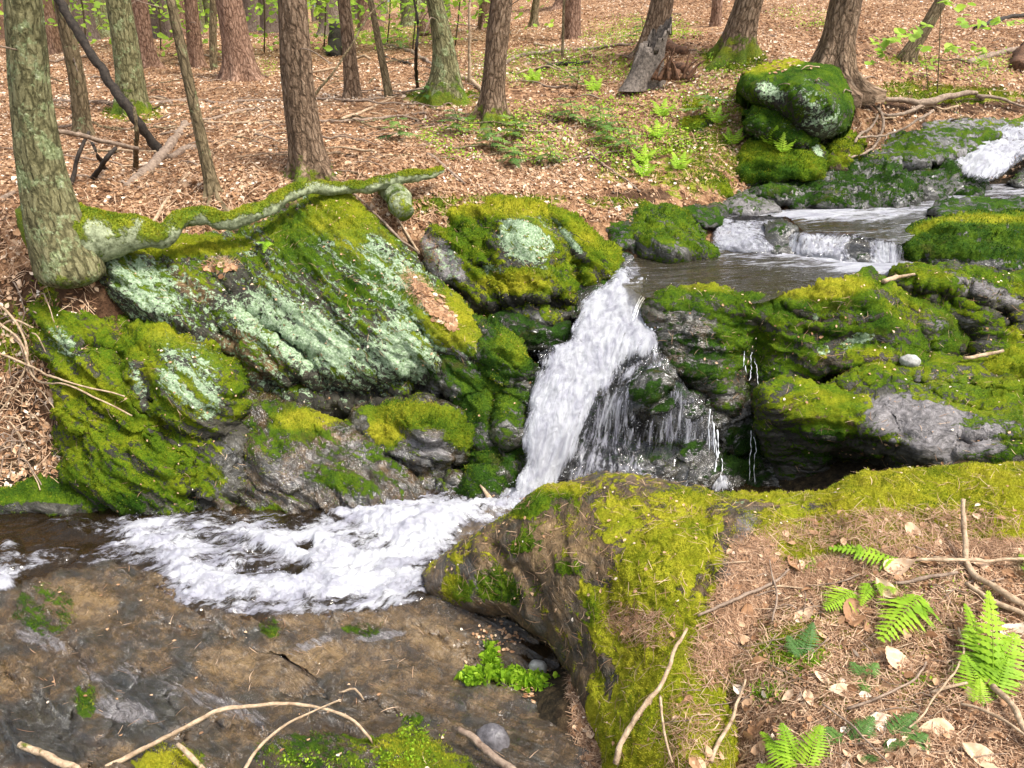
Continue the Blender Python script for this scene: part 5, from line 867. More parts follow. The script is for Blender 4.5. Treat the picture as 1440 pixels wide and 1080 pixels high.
# ------------------------------------------------------------ ray casting onto the built place
Vs, Ts, o_ = [], [], 0
for v, t in SOLIDS: Vs.append(v); Ts.append(t+o_); o_ += len(v)
BVH = BVHTree.FromPolygons(np.concatenate(Vs).tolist(), np.concatenate(Ts).tolist())
def hit(px, py, lift=0.):
    a, y, z = ray(px, py); d = Vector((float(a), float(y), float(z))).normalized(); h = BVH.ray_cast(Vector((0, 0, CZ)), d)
    if h[0] is None: return np.array(P3(px, py, 10)), np.array([0, 0, 1.])
    nn = np.array(h[1]); nn = nn if nn[2] > 0 else -nn
    return np.array(h[0])+np.array([0, 0, lift]), nn
# ------------------------------------------------------------ ferns
def frond(base, tip, width, seed, arch=.15, pairs=15, droop=0.):
    """one pinnate frond: a rachis with tapering toothed pinnae, as (verts, tris)"""
    g = np.random.default_rng(seed); base, tip = np.array(base, float), np.array(tip, float); L = np.linalg.norm(tip-base)
    mid = (base+tip)/2+np.array([0, 0, arch*L]); t = np.linspace(0, 1, 24)[:, None]; c = (1-t)**2*base+2*t*(1-t)*mid+t*t*tip
    V, T = [], []; tv, tq, tt_ = tube(c, np.linspace(.0016, .0005, 24), 4); V.append(tv); T.append(np.r_[tq[:, [0, 1, 2]], tq[:, [0, 2, 3]], tt_]); o = len(tv)
    ax = (tip-base)/L; sd_ = np.cross(ax, [0, 0, 1.]); sd_ /= np.linalg.norm(sd_)+1e-9; up = np.cross(sd_, ax)
    for i in range(pairs):
        f = .12+.86*i/(pairs-1); k = min(int(f*23), 22); p = c[k]+(c[k+1]-c[k])*(f*23-k); prof = (math.sin(min(1, (f+.12)*1.25)*math.pi*.62+.35))*(1-f)**.55*1.25+.05
        for sgn in (-1, 1):
            l = width*prof*g.uniform(.88, 1.08); d = sd_*sgn+ax*.42+up*g.uniform(-.25, .12); d /= np.linalg.norm(d); ww = L*.86/(pairs-1)*.52
            n = 9; uu = np.linspace(0, 1, n); pro = ww*(1-uu**1.6)*(1+.30*np.where(np.arange(n) % 2 == 0, 1, -1)); pro[0] = ww*.35; pro[-1] = 0
            cc = p+uu[:, None]*l*d+(-(uu**2)*l*.18)[:, None]*up; v = np.r_[cc+pro[:, None]*ax, cc-pro[:, None]*ax]
            q = np.array([[j, j+1, n+j+1, n+j] for j in range(n-1)])+o; V.append(v); T.append(np.r_[q[:, [0, 1, 2]], q[:, [0, 2, 3]]]); o += len(v)
    return np.concatenate(V), np.concatenate(T)
def fern(label, fr, group='ferns growing on the near bank', mat='fern', hue=.55, cat='fern', name='fern'):
    b0, _n = hit(fr[0][0], fr[0][1]); root = empty(name, b0); tag(root, label, cat, group)
    for i, (bx, by, tx, ty, wpx, h) in enumerate(fr):
        b, _n = hit(bx, by, .004); t, _n = hit(tx, ty, h); dist = np.linalg.norm(b-[0, 0, CZ]); wd = wpx/F*dist*.5
        v, f = frond(b, t, wd, int(bx*7+by+i), .14, 15 if dist < 3 else 9); c = np.clip(hue+.5*fbm(v*9, 2)+RNG.normal(size=len(v))*.07, 0, 1)
        link_mesh('frond', v, f, M[mat], parent=root, attrs={'cv': c}, smooth=False)
fern('fern with one long flat frond lying just under the mossy crest of the rock', [(1275, 792, 1165, 780, 52, .03), (1215, 792, 1205, 776, 22, .03)])
fern('fern with broad frond and thin side fronds in the middle of the near litter', [(1205, 832, 1158, 866, 58, .03), (1225, 820, 1208, 862, 26, .03), (1235, 815, 1236, 852, 20, .04), (1250, 820, 1254, 846, 20, .03)])
fern('fern with one upright lobed frond beside the tan oval leaf', [(1300, 836, 1234, 914, 74, .04), (1296, 850, 1296, 878, 26, .03)])
fern('tallest bright fern of many toothed fronds at the right edge', [(1395, 978, 1380, 862, 46, .08), (1390, 960, 1350, 872, 34, .06), (1395, 950, 1352, 905, 56, .06), (1395, 975, 1420, 915, 70, .06), (1380, 985, 1350, 940, 54, .05), (1392, 990, 1412, 940, 50, .05), (1378, 1000, 1372, 970, 30, .04)])
fern('fern tip poking in from the right edge of the bank', [(1460, 800, 1428, 794, 34, .04), (1465, 815, 1432, 812, 40, .04)])
fern('lush fern at the bottom edge beside the dark cleft', [(1130, 1080, 1075, 1065, 60, .05), (1120, 1090, 1096, 1036, 46, .05), (1130, 1090, 1150, 1040, 50, .05), (1110, 1100, 1062, 1090, 50, .04), (1100, 1060, 1068, 1040, 30, .03)])
fern('feathery dark green hemlock seedling in the needles near the bottom edge', [(1190, 1050, 1160, 1030, 40, .02), (1195, 1050, 1225, 1020, 40, .03), (1240, 1040, 1270, 1055, 44, .02), (1250, 1040, 1285, 1015, 40, .03), (1270, 1060, 1300, 1040, 44, .02), (1215, 1060, 1230, 1078, 40, .02)], mat='hem', hue=.5, cat='seedling', name='hemlock_seedling', group='seedlings on the near bank')
fern('blue-green hemlock sprig growing from the moss cushion', [(1130, 925, 1105, 905, 34, .03), (1130, 925, 1140, 890, 34, .04), (1130, 925, 1112, 920, 22, .02)], mat='hem', hue=.35, cat='seedling', name='hemlock_seedling', group='seedlings on the near bank')
fern('pale hemlock sprig below the tan oval leaf', [(1215, 955, 1195, 938, 30, .02), (1215, 955, 1232, 940, 30, .02), (1215, 955, 1216, 980, 30, .01)], mat='hem', hue=.6, cat='seedling', name='hemlock_seedling', group='seedlings on the near bank')
fern('small bright frond rooted in the crack of the large slanting boulder', [(385, 345, 362, 352, 24, .05), (378, 340, 372, 362, 16, .03)], group='small ferns on rocks')
FS = [(930, 165, 'small fern on the litter below the rotten stump'), (905, 230, 'fern clump at the shoulder of the bank above the humped boulder'), (925, 195, 'light green fern on the slope between stump and hump'), (1030, 205, 'bright fern beside the yellow mossy hump'), (955, 240, 'fern hanging beside the mossy tongue of rock'),
      (1085, 205, 'fern leaning over the fern covered mound'), (1100, 215, 'second fern on the mound, under the green boulder'), (835, 130, 'green fern alone on the middle slope'), (750, 118, 'fern in the moss right of the sturdy trunk'), (1005, 175, 'fern on top of the yellow mossy hump'), (905, 250, 'lowest fern on the bank lip above the pool'), (1145, 120, 'fern growing in front of the green boulder top')]
for i, (x, y, lab) in enumerate(FS[:11]):
    s = 17 if y > 150 else 12; rr = random.Random(i)
    fern(lab, [(x, y, x+s*math.cos(a)*rr.uniform(.8, 1.3), y+s*.55*math.sin(a)-6, 15, .07) for a in [k*1.26+i for k in range(6)]], group='ferns along the far bank', hue=.62)
# delicate hemlock seedlings and leafy sprouts on the slope
HS = [(770, 235, 'spreading hemlock seedling on the slope above the lichen disc rock'), (722, 200, 'hemlock sprays by the root toe of the sturdy trunk'), (810, 125, 'upright little hemlock in the middle of the slope'), (690, 215, 'low pale green seedling near the broken mossy log'), (560, 200, 'sparse pale seedling left of the sturdy trunk'), (850, 205, 'dense green seedling on the brown bank'), (880, 215, 'dark feathery hemlock seedling over the bank hollow'),
      (800, 175, 'faint green seedling in the litter right of the sturdy trunk'), (990, 165, 'seedling between the hump and the stump'), (720, 235, 'seedling drooping toward the bank edge'), (840, 185, 'thin hemlock sprays between the two bank hollows'), (600, 145, 'sprout at the blue-green foot of the birch'), (560, 70, 'green sprout on the far slope'), (900, 60, 'pale green sprout behind the stump'), (640, 190, 'seedling beside the fallen grey branch')]
def seedling(px, py, hpx, wpx, label, n=9, mat='hem', hue=.6, group='hemlock seedlings on the wooded slope'):
    b, nn = hit(px, py); dist = np.linalg.norm(b-[0, 0, CZ]); s = dist/F; root = empty('hemlock_seedling', b); tag(root, label, 'seedling', group)
    h = hpx*s; c = curve([b-[0, 0, .01], b+[.1*h, 0, h*.5], b+[0, 0, h]], .02); tv, tq, tt_ = tube(c, .003, 5); link_mesh('stem', tv, [tq, tt_], M['slim'], parent=root)
    V, T, o = [], [], 0; g = random.Random(int(px*3+py))
    for i in range(n):
        f = .25+.75*i/n; a = i*2.4+g.random(); p = b+np.array([0, 0, h*f]); e = p+np.array([math.cos(a), math.sin(a), g.uniform(-.35, .1)])*wpx*s*(1.05-.6*f)*g.uniform(.6, 1.1)
        v, t = frond(p, e, wpx*s*.22, i, .1, 11); V.append(v); T.append(t+o); o += len(v)
    V = np.concatenate(V); link_mesh('foliage', V, np.concatenate(T), M[mat], parent=root, attrs={'cv': np.clip(hue+.7*fbm(V*4, 2), 0, 1)}, smooth=False)
for i, (x, y, lab) in enumerate(HS): seedling(x, y, 34 if y > 150 else 28, 44 if y > 150 else 30, lab, 10)
# leafy broadleaf saplings
def sapling(pts, Y, label, leaves, lpx, r0=.006, spread=30, seed=0, hue=.5, group='leafy saplings', rise=0):
    P = [P3(a, b, y) for a, b, y in pts]; root = empty('sapling', P[0]); tag(root, label, 'sapling', group)
    c = curve(P, .04); tv, tq, tt_ = tube(c, np.linspace(r0, r0*.4, len(c)), 6); link_mesh('stem', tv, [tq, tt_], M['slim'], parent=root, attrs={'moss': np.zeros(len(tv)), 'bk': tv})
    g = np.random.default_rng(seed); L = np.array([P3(x+g.normal()*spread*.25, y+g.normal()*spread*.12, Y+g.normal()*.15) for x, y in leaves for _ in range(5)])
    nn = g.normal(size=L.shape)*.35+[0, -.25, 1]; nn /= np.linalg.norm(nn, axis=1)[:, None]; v, f = leaf_batch(L, nn, g.uniform(.7, 1.2, len(L))*lpx/F*Y, .62, .2, seed)
    link_mesh('foliage', v, f, M['spring'], parent=root, attrs={'cv': np.repeat(np.clip(g.normal(hue, .15, len(L)), 0, 1), 8)}, smooth=False)
sapling([(1318, 130, 6.9), (1320, 90, 6.9), (1322, 40, 6.9), (1325, -30, 6.9)], 6.9, 'slender sapling with small fresh leaves rising from the tangled roots', [(1305, 35), (1284, 50), (1230, 65), (1235, 75), (1262, 55), (1350, 33), (1400, 30), (1420, 35), (1355, 12), (1330, 5), (1340, 68), (1380, 34), (1440, 30), (1365, 72), (1225, 90), (1300, 70)], 13, seed=1)
sapling([(1305, 128, 6.95), (1302, 90, 6.95), (1296, 60, 7.), (1290, 40, 7.)], 7., 'shorter thin sapling just left of the slender one on the upper bank', [(1240, 72), (1245, 60), (1268, 50), (1310, 85), (1380, 70), (1382, 86), (1306, 92), (1275, 42)], 11, r0=.004, seed=2, hue=.4)
sapling([(1290, 5, 6.2), (1350, -2, 6.2), (1440, 12, 6.2), (1480, 30, 6.2)], 6.2, 'leafy twig arching in at the top right corner', [(1360, 10), (1440, 40), (1430, 18), (1395, 40)], 17, seed=3) if False else None
for i, (x, y, Y, lab) in enumerate([(225, 40, 17, 'yellow-green leafy sapling between the far trunks at the top left'), (455, 40, 15, 'bright leafy bush right of the straight trunk in the far woods'), (480, 60, 18, 'fresh green bush at the edge of the far woods'), (580, 40, 19, 'yellow-green bush behind the speckled birch'), (270, 60, 20, 'small lit sapling deep in the left woods'), (545, 30, 22, 'pale leafy shrub far behind the crooked trunk'), (640, 35, 21, 'leafy shrub behind the birch on the far slope'), (370, 45, 22, 'light green shrub left of the straight trunk, far back'), (120, 40, 24, 'dim green shrub at far left behind the trunks'), (700, 15, 24, 'lone yellow-green shrub at the top of the slope')]):
    b, _n = hit(x, y+30); X = x; g = np.random.default_rng(i); yb = float(b[1]); Yy = max(12, min(yb, Y)); z0 = float(ground_z((x-720)/F*Yy/1.1, Yy)[0])
    root = empty('leafy_shrub', ((x-720)/F*Yy/1.1, Yy, z0)); tag(root, lab, 'shrub', 'leafy shrubs in the far woods')
    base = np.array(root.location); tv, tq, tt_ = tube(curve([base, base+[.1, 0, .8], base+[0, 0, 1.8]], .2), .012, 5); link_mesh('stem', tv, [tq, tt_], M['slim'], parent=root)
    n = 420; L = base+np.array([0, 0, 1.1])+g.normal(size=(n, 3))*[.55, .4, .5]+.4*np.stack([fbm(g.normal(size=(n, 3)), 2)]*3, -1); L[:, 2] = np.maximum(L[:, 2], z0+.1)
    nn = g.normal(size=L.shape)*.5+[0, -.3, 1]; nn /= np.linalg.norm(nn, axis=1)[:, None]; v, f = leaf_batch(L, nn, g.uniform(.06, .12, n), .6, .2, i)
    link_mesh('foliage', v, f, M['spring'], parent=root, attrs={'cv': np.repeat(np.clip(g.normal(.45, .2, n), 0, 1), 8)}, smooth=False)
# far leafy understorey as one mass beyond the countable shrubs
g = np.random.default_rng(77); n = 46000; Yf = g.uniform(24, 60, n); xf = g.uniform(-.85, .55, n)*Yf; zf = ground_z(xf, Yf)+g.gamma(2., 1.3, n); keep = fbm(np.stack([xf*.25, Yf*.25, zf*.35], -1), 3) > .02
L = np.stack([xf, Yf, zf], -1)[keep]; nn = g.normal(size=L.shape)+[0, -.3, .5]; nn /= np.linalg.norm(nn, axis=1)[:, None]; v, f = leaf_batch(L, nn, g.uniform(.10, .22, len(L)), .6, .2, 5)
emit('distant_foliage', [(v, f, np.repeat(np.clip(g.normal(.55, .25, len(L)), 0, 1), 8))], M['spring'])
# ------------------------------------------------------------ sticks, branches, snags
def stick(name, label, cat, pts, wpx, mat, group=None, moss=-.2, ground=True, parent=None, lift=.012, sides=8, jit=.004, tags=True):
    """pts: (px,py) laid on whatever is there, or (px,py,height above it), or (px,py,None,Y)"""
    P = []
    for a in pts:
        if len(a) == 4: P.append(P3(a[0], a[1], a[3]))
        else: P.append(hit(a[0], a[1], lift+(a[2] if len(a) > 2 else 0))[0])
    P = np.array(P); d = np.linalg.norm(P-[0, 0, CZ], axis=1); R = (.30 if d.mean() < 2.6 else .45)*np.interp(np.linspace(0, 1, len(P)), np.linspace(0, 1, len(wpx)), wpx)/F*d
    c = curve(np.c_[P, R], max(.015, float(d.mean())*.006)); c[:, :3] += (jit*d.mean()*.5*np.stack([fbm(c[:, :3]*6+j*5, 3) for j in range(3)], -1)+.5*c[:, 3:4]*np.stack([fbm(c[:, :3]*22+j*5, 3) for j in range(3)], -1))
    tv, tq, tt_ = tube(c[:, :3], np.maximum(c[:, 3]*(1+.35*fbm(c[:, :3]*40, 3)), .0006), sides)
    o = link_mesh(name, tv, [tq, tt_], M[mat], parent=parent, attrs={'moss': np.full(len(tv), float(moss)), 'bk': tv})
    if parent is None and tags: tag(o, label, cat, group)
    return o
G1 = 'dead branches lying on the forest floor'
stick('leaning_pole', 'long black dead pole leaning across the far left trunks', 'dead pole', [(228, 214, -.03), (185, 160, None, 5.9), (150, 108, None, 6.0), (112, 50, None, 6.1), (72, -20, None, 6.2)], [14, 13, 12, 11], 'black')
stick('dead_branch', 'grey horizontal stick propped across the brush pile by the left tree', 'branch', [(66, 180, None, 4.6), (110, 190, None, 4.9), (150, 200, None, 5.1), (194, 208, None, 5.3)], [7, 6, 5], 'dead', G1)
stick('dead_branch', 'short upright broken stick at the end of the propped one', 'branch', [(190, 236, -.02), (192, 190, None, 5.3), (189, 150, None, 5.35)], [7, 6, 4], 'slim', G1)
stick('dead_branch', 'black crooked stick crossing under the propped one, leaning left', 'branch', [(97, 262, -.02), (112, 215, None, 5.), (125, 185, None, 5.1)], [6, 5, 4], 'black', G1)
stick('dead_branch', 'short dark stick leaning right under the propped one', 'branch', [(148, 238, -.02), (138, 218, None, 5.), (130, 200, None, 5.1)], [6, 4], 'black', G1)
stick('dead_branch', 'dark forked stick standing in the brush pile, right of the crooked one', 'branch', [(130, 252, -.02), (150, 222, None, 5.), (163, 208, None, 5.1)], [7, 5], 'black', G1)
stick('fallen_log', 'curved pale fallen log behind the thin leaning young trunk', 'log', [(178, 265), (205, 245), (232, 218), (245, 200), (262, 176)], [10, 15, 13, 10], 'dead')
stick('fallen_log', 'short pale log lying beside the curved one', 'log', [(240, 225), (258, 214), (276, 208)], [10, 10, 7], 'dead')
BR = [([(75, 143), (130, 145), (190, 148), (270, 143), (310, 146), (395, 142)], [5, 5, 4], 'dead', 'long straight branch lying across the far left forest floor'),
 ([(295, 218), (330, 198), (345, 192)], [4, 3], 'pale', 'short pale twig right of the thin leaning young trunk'),
 ([(290, 172), (330, 160), (360, 155), (397, 150)], [4, 4, 3], 'dead', 'branch running toward the straight brown trunk from the left'),
 ([(285, 174), (340, 176), (400, 173)], [4, 3], 'pale', 'pale branch just below the one reaching the straight trunk'),
 ([(215, 315), (235, 285), (262, 250), (282, 234)], [5, 4, 3], 'pale', 'bent pale stick leaning on the mossy root'),
 ([(440, 172), (490, 172), (560, 165), (600, 160)], [5, 5, 3], 'dead', 'grey branch between the straight trunk and the speckled birch'),
 ([(480, 170), (520, 155), (560, 135)], [5, 4, 2], 'pale', 'sloping stick crossing the grey branch by the crooked trunk'),
 ([(440, 140), (500, 143), (540, 140)], [4, 3], 'dead', 'thin stick lying behind the straight trunk on its right side'),
 ([(536, 62), (580, 75), (612, 95)], [5, 5, 4], 'dead', 'branch coming down to the birch from the upper left'),
 ([(535, 80), (570, 90), (610, 98)], [5, 4, 3], 'black', 'dark branch just under the one coming down to the birch'),
 ([(645, 108), (665, 118), (682, 134)], [7, 7, 6], 'pale', 'pale stick between the birch foot and the sturdy trunk'),
 ([(710, 90), (735, 80), (770, 75), (830, 70), (900, 62)], [6, 6, 5, 3], 'dead', 'long grey branch lying up the slope right of the sturdy trunk'),
 ([(756, 100), (780, 93), (805, 92), (830, 90)], [6, 7, 5], 'black', 'dark rotten branch below the long grey one'),
 ([(602, 220), (612, 225), (640, 250), (655, 262)], [8, 5, 3], 'dead', 'twig running down the litter beside the broken mossy log'),
 ([(545, 290), (565, 320), (585, 350), (590, 358)], [4, 4, 3], 'pale', 'long needle-strewn twig in the gap between the two lichened rocks'),
 ([(480, 262), (520, 295), (560, 335), (590, 360)], [5, 4, 4, 3], 'dead', 'long thin stick lying along the right edge of the large slanting boulder'),
 ([(825, 212), (850, 235), (880, 255), (900, 272)], [4, 3, 3], 'dead', 'bent twig hanging over the bank above the humped boulder'),
 ([(960, 55), (1000, 50), (1040, 45)], [3, 3], 'dead', 'thin branch lying behind the mossy based trunk'),
 ([(1360, 90), (1400, 78), (1440, 70), (1500, 60)], [8, 8, 7], 'dead', 'pale fallen branch on the upper right slope'),
 ([(1370, 42), (1410, 28), (1450, 22)], [6, 6, 5], 'black', 'dark fallen branch at the top right of the slope'),
 ([(85, 250), (140, 252), (200, 268)], [3, 3], 'dead', 'thin twig lying low behind the root of the left tree'),
 ([(0, 285), (10, 280), (22, 272)], [8, 7, 4], 'dead', 'broken stick end at the left edge beside the thick tree'),
 ([(760, 82), (775, 92), (800, 105), (815, 118)], [4, 4, 2], 'pale', 'pale twig crossing down from the long grey branch'),
 ([(560, 205), (590, 207), (605, 205)], [3, 3], 'pale', 'small pale stick above the broken mossy log')]
for pts, wp, mt, lab in BR: stick('dead_branch', lab, 'branch', pts, wp, mt, G1)
r = random.Random(9)
for k in range(260):
    px, py = (r.uniform(60, 700), r.uniform(100, 250)) if k % 3 else (r.uniform(60, 1430), r.uniform(20, 240))
    if (py > 175 and px > 880) or (py > 330-px*.25 and px < 300) : continue
    a = r.uniform(-.5, .5)+(math.pi if r.random() < .5 else 0); L = r.uniform(12, 46)*(py+60)/230
    p1 = (px, py); p3 = (px+L*math.cos(a), py+L*math.sin(a)*.5); p2 = ((p1[0]+p3[0])/2+r.uniform(-3, 3), (p1[1]+p3[1])/2+r.uniform(-2, 2), r.uniform(0, .03))
    stick('twig', 'one of the small dead twigs strewn over the leaf litter of the slope', 'twig', [p1, p2, p3], [r.uniform(1.2, 3), 1], r.choice(['dead', 'pale', 'dead', 'slim']), 'small dead twigs strewn over the slope', sides=5)
r = random.Random(14); LBL = ['mossy', 'grey', 'pale', 'dark']
for k in range(46):
    px, py = r.uniform(80, 1400), r.uniform(60, 235)
    if (py > 170 and px > 850): continue
    a = r.uniform(-.35, .35)+(math.pi if r.random() < .5 else 0); L = r.uniform(60, 170)*(py+80)/280; q = [(px+L*t*math.cos(a)+r.uniform(-5, 5), py+L*t*math.sin(a)*.45+r.uniform(-3, 3), r.uniform(0, .05)) for t in (0, .3, .65, 1)]
    if any(y < 30 or (1000 < x_ < 1230 and y > 60) for x_, y, _h2 in q): continue
    stick('dead_branch', 'one of the long thin bare branches strewn between the trunks of the slope', 'branch', q, [r.uniform(2.5, 4.5), 2.5, 1.2], r.choice(['dead', 'pale', 'dead', 'slim']), 'long thin bare branches strewn over the slope', sides=6, jit=.008)
# arching thin stems
stick('dead_branch', 'long bare stem arching up right of the straight brown trunk', 'branch', [(438, 140, None, 5.6), (462, 110, None, 5.6), (490, 70, None, 5.7), (520, 20, None, 5.8), (545, 0, None, 5.9)], [4, 3, 3, 2], 'slim', G1)
stick('dead_branch', 'thin dark upright stem with a kink left of the speckled birch', 'branch', [(587, 122, -.05), (585, 80, None, 7.4), (588, 40, None, 7.4), (580, -10, None, 7.4)], [5, 5, 4, 3], 'black', G1)
stick('dead_branch', 'pale thin upright stem between the birch and the sturdy trunk', 'branch', [(661, 115, None, 7.6), (660, 60, None, 7.6), (661, 10, None, 7.6), (662, -20, None, 7.6)], [5, 4, 4], 'pale', G1)
# broken mossy log on the bank edge
stick('mossy_log', 'short broken mossy log end pointing down over the boulder gap', 'log', [(548, 262, None, 5.0), (558, 274, None, 4.9), (566, 290, None, 4.76), (571, 300, None, 4.7)], [34, 36, 36, 28], 'birch', moss=.55, sides=20)
# rotten stump
def stump():
    Y = 7.7; base = P3(905, 108, Y); root = empty('rotten_stump', base); tag(root, 'grey splintered rotten stump with orange heartwood on the bank top', 'stump')
    n, sd_ = 26, 60; a = np.arange(sd_)/sd_*2*math.pi; A, H = np.meshgrid(a, np.linspace(-.12, .52, n)); x = H*.22*1.0
    R = .105*(1+1.2*np.exp(-(H+.1)/.16)*(.7+.4*np.cos(3*A+.5)))*(1+.16*ridged(np.stack([np.cos(A)*3, np.sin(A)*3, H*1.2], -1), 3)); top = .33+.15*np.cos(A-.5)+.22*pn(np.stack([np.cos(A)*4, np.sin(A)*4, A*0+.3], -1)); Hc = np.minimum(H, top)
    R = R*(1+.10*ridged(np.stack([np.cos(A)*9, np.sin(A)*9, H*2.], -1), 3)); v = np.stack([base[0]+x+R*np.cos(A), base[1]+R*np.sin(A)*.9, base[2]+Hc], -1).reshape(-1, 3); i = np.arange(n*sd_).reshape(n, sd_); j = np.roll(i, -1, 1)
    link_mesh('trunk', v, np.stack([i[:-1], j[:-1], j[1:], i[1:]], -1).reshape(-1, 4), M['weathered'], parent=root, attrs={'moss': np.zeros(len(v))})
    for k in range(12):
        q = base+np.array([.05+.03*k, -.16-.01*(k % 3), -.02]); e = q+np.array([random.uniform(-.12, .2), random.uniform(-.06, .06), random.uniform(.08, .32)])
        t = tube(curve([q, (q+e)/2+[0, 0, .03], e], .03), np.linspace(.014+.006*(k % 3), .002, len(curve([q, (q+e)/2+[0, 0, .03], e], .03))), 6); link_mesh('splinter', t[0], [t[1], t[2]], M['rot'], parent=root, attrs={'moss': np.full(len(t[0]), -.2)})
stump()
for pts, wp, lab in [([(930, 68), (945, 72), (960, 78)], [16, 18, 12], 'dark rotten wood chunk behind the splintered stump'), ([(945, 92), (962, 98), (975, 110)], [14, 16, 10], 'crumbling brown wood chunk right of the splintered stump'), ([(920, 108), (940, 112), (955, 108)], [10, 14, 12], 'rotten wood piece lying at the foot of the splintered stump')]:
    stick('wood_chunk', lab, 'wood chunk', pts, wp, 'rot', sides=12, jit=.02)
stick('dark_stump', 'small black stump on the slope right of the straight brown trunk', 'stump', [(470, 80, -.05), (472, 74, .12), (474, 68, .3)], [22, 20, 14], 'black', sides=14)
stick('dark_stump', 'low brown stump at the right edge of the upper bank', 'stump', [(1428, 98), (1440, 86, .02), (1456, 76, .04)], [16, 26, 30], 'rot', sides=14)
stick('broken_stump', 'short broken snag with ragged top behind the speckled birch', 'stump', [(599, 50, -.05), (600, 48, .2), (601, 47, .38)], [20, 16, 12], 'red', sides=14)
# tangled roots at the top right
for i, (pts, wp) in enumerate([([(1190, 232, .02), (1205, 200, .03), (1222, 190, .05), (1235, 165, .03)], [4, 4, 3]), ([(1240, 150, .05), (1270, 155, .08), (1295, 162, .1), (1330, 152, .1), (1370, 144, .08)], [5, 7, 9, 8, 5]), ([(1295, 162, .08), (1262, 176, .08), (1240, 172, .06), (1225, 155, .04)], [5, 4, 3]),
      ([(1232, 160, .05), (1240, 185, .06), (1228, 215, .05), (1195, 230, .03)], [4, 4, 3]), ([(1310, 168, .07), (1280, 188, .08), (1250, 200, .06), (1205, 205, .05)], [4, 3, 3]), ([(1370, 144, .06), (1400, 150, .06), (1440, 160, .05), (1480, 165, .05)], [5, 3, 3])]):
    if i == 0: ROOTS = empty('tangled_roots', hit(1270, 165)[0]); tag(ROOTS, 'tangle of bare grey roots spilling over the hollow by the upper cascade', 'roots')
    stick('root', None, None, pts, wp, 'dead', parent=ROOTS)
# foreground twigs and branches
G2 = 'thin twigs lying on the near bank'
FT = [([(864, 1090, .03), (885, 1040, .04), (925, 985, .05), (945, 940, .05), (965, 895, .02)], [13, 11, 9, 6], 'pale', 'forked pale branch lying on the mossy flank of the great rock'),
 ([(925, 1000, .04), (932, 1040, .03), (945, 1085, .03)], [6, 5, 5], 'pale', 'thin side twig below the forked pale branch'),
 ([(1000, 1080, .02), (1018, 1040, .03), (1032, 1000, .03), (1045, 965, .02)], [9, 8, 6, 4], 'pale', 'pale stick standing in the cleft right of the forked branch'),
 ([(1345, 740, .10), (1348, 770, .06), (1356, 800, .02), (1375, 825, .02), (1400, 840, .015), (1440, 862, .015)], [6, 7, 8, 9, 9], 'pale', 'bent pale root with an upright end in the near litter'),
 ([(1356, 828, .01), (1390, 850, .01), (1450, 880, .01)], [6, 7, 6], 'pale', 'root running right just under the bent pale one'),
 ([(1395, 975, .01), (1418, 1010, .02), (1440, 1050, .02), (1470, 1100, .02)], [12, 13, 14], 'pale', 'thick pale branch at the right edge below the tallest fern'),
 ([(1350, 1002, .01), (1400, 1025, .02), (1445, 1058, .02)], [6, 6, 5], 'pale', 'slanting twig pointing at the thick pale branch'),
 ([(1308, 985, .01), (1335, 978, .01), (1358, 970, .01)], [5, 6, 5], 'pale', 'short twig left of the tallest fern'),
 ([(1345, 895, .02), (1350, 930, .03), (1335, 965, .03), (1310, 1000, .03), (1270, 1040, .03)], [4, 4, 4, 3], 'pale', 'curving thin twig hanging left of the tallest fern'),
 ([(980, 872, .01), (1030, 855, .02), (1080, 835, .02), (1110, 812, .02)], [4, 5, 3], 'dead', 'thin twig from the cleft to the mossy shoulder of the rock'),
 ([(1155, 1000, .01), (1180, 1020, .02), (1215, 1050, .02), (1245, 1085, .02)], [4, 4, 3], 'dead', 'twig slanting down among the dark hemlock seedlings'),
 ([(1190, 1005, .01), (1230, 995, .02), (1275, 970, .02), (1300, 940, .01)], [5, 4, 4], 'dead', 'brown twig between the pale leaves and the hemlock sprig'),
 ([(1280, 798, .02), (1330, 802, .03), (1390, 800, .03), (1440, 798, .03)], [4, 5, 4], 'pale', 'straight twig lying right of the first long frond'),
 ([(1255, 825, .01), (1300, 820, .015), (1345, 812, .015)], [4, 5, 4], 'dead', 'brown twig pair lying under the straight one'),
 ([(1085, 880, .01), (1088, 850, .03), (1080, 800, .03)], [3, 3, 2], 'dead', 'upright thin stem near the mossy shoulder')]
for pts, wp, mt, lab in FT: stick('dead_twig', lab, 'twig', pts, wp, mt, G2, jit=.012)
r = random.Random(21)
for k in range(90):
    px, py = r.uniform(980, 1440), r.uniform(760, 1075)
    if px < 1040 and py < 850: continue
    a = r.uniform(0, 3.14); L = r.uniform(25, 90); c_ = (px+L*math.cos(a)*.5+r.uniform(-10, 10), py+L*math.sin(a)*.25+r.uniform(-8, 8), r.uniform(0, .015))
    stick('dead_twig', 'one of the fine brown twigs tangled in the needles of the near bank', 'twig', [(px, py), c_, (px+L*math.cos(a), py+L*math.sin(a)*.5)], [r.uniform(1.5, 3.2), 1.2], r.choice(['pale', 'dead', 'dead']), 'fine twigs tangled in the near needles', sides=5)
stick('bare_branch', 'long bare arching twig across the wet bedrock at the bottom left', 'branch', [(135, 1085, None, 1.60), (200, 1055, None, 1.66), (300, 1003, None, 1.75), (350, 993, None, 1.78), (400, 990, None, 1.8), (450, 995, None, 1.8), (500, 1015, None, 1.77), (545, 1075, None, 1.68)], [7, 6, 6, 5, 5, 4, 4, 3], 'pale')
stick('bare_branch', 'thin forked side twig below the long arching one', 'branch', [(340, 1090, None, 1.58), (360, 1055, None, 1.65), (400, 1020, None, 1.72), (450, 996, None, 1.79), (480, 985, None, 1.8)], [5, 4, 3, 2], 'pale')
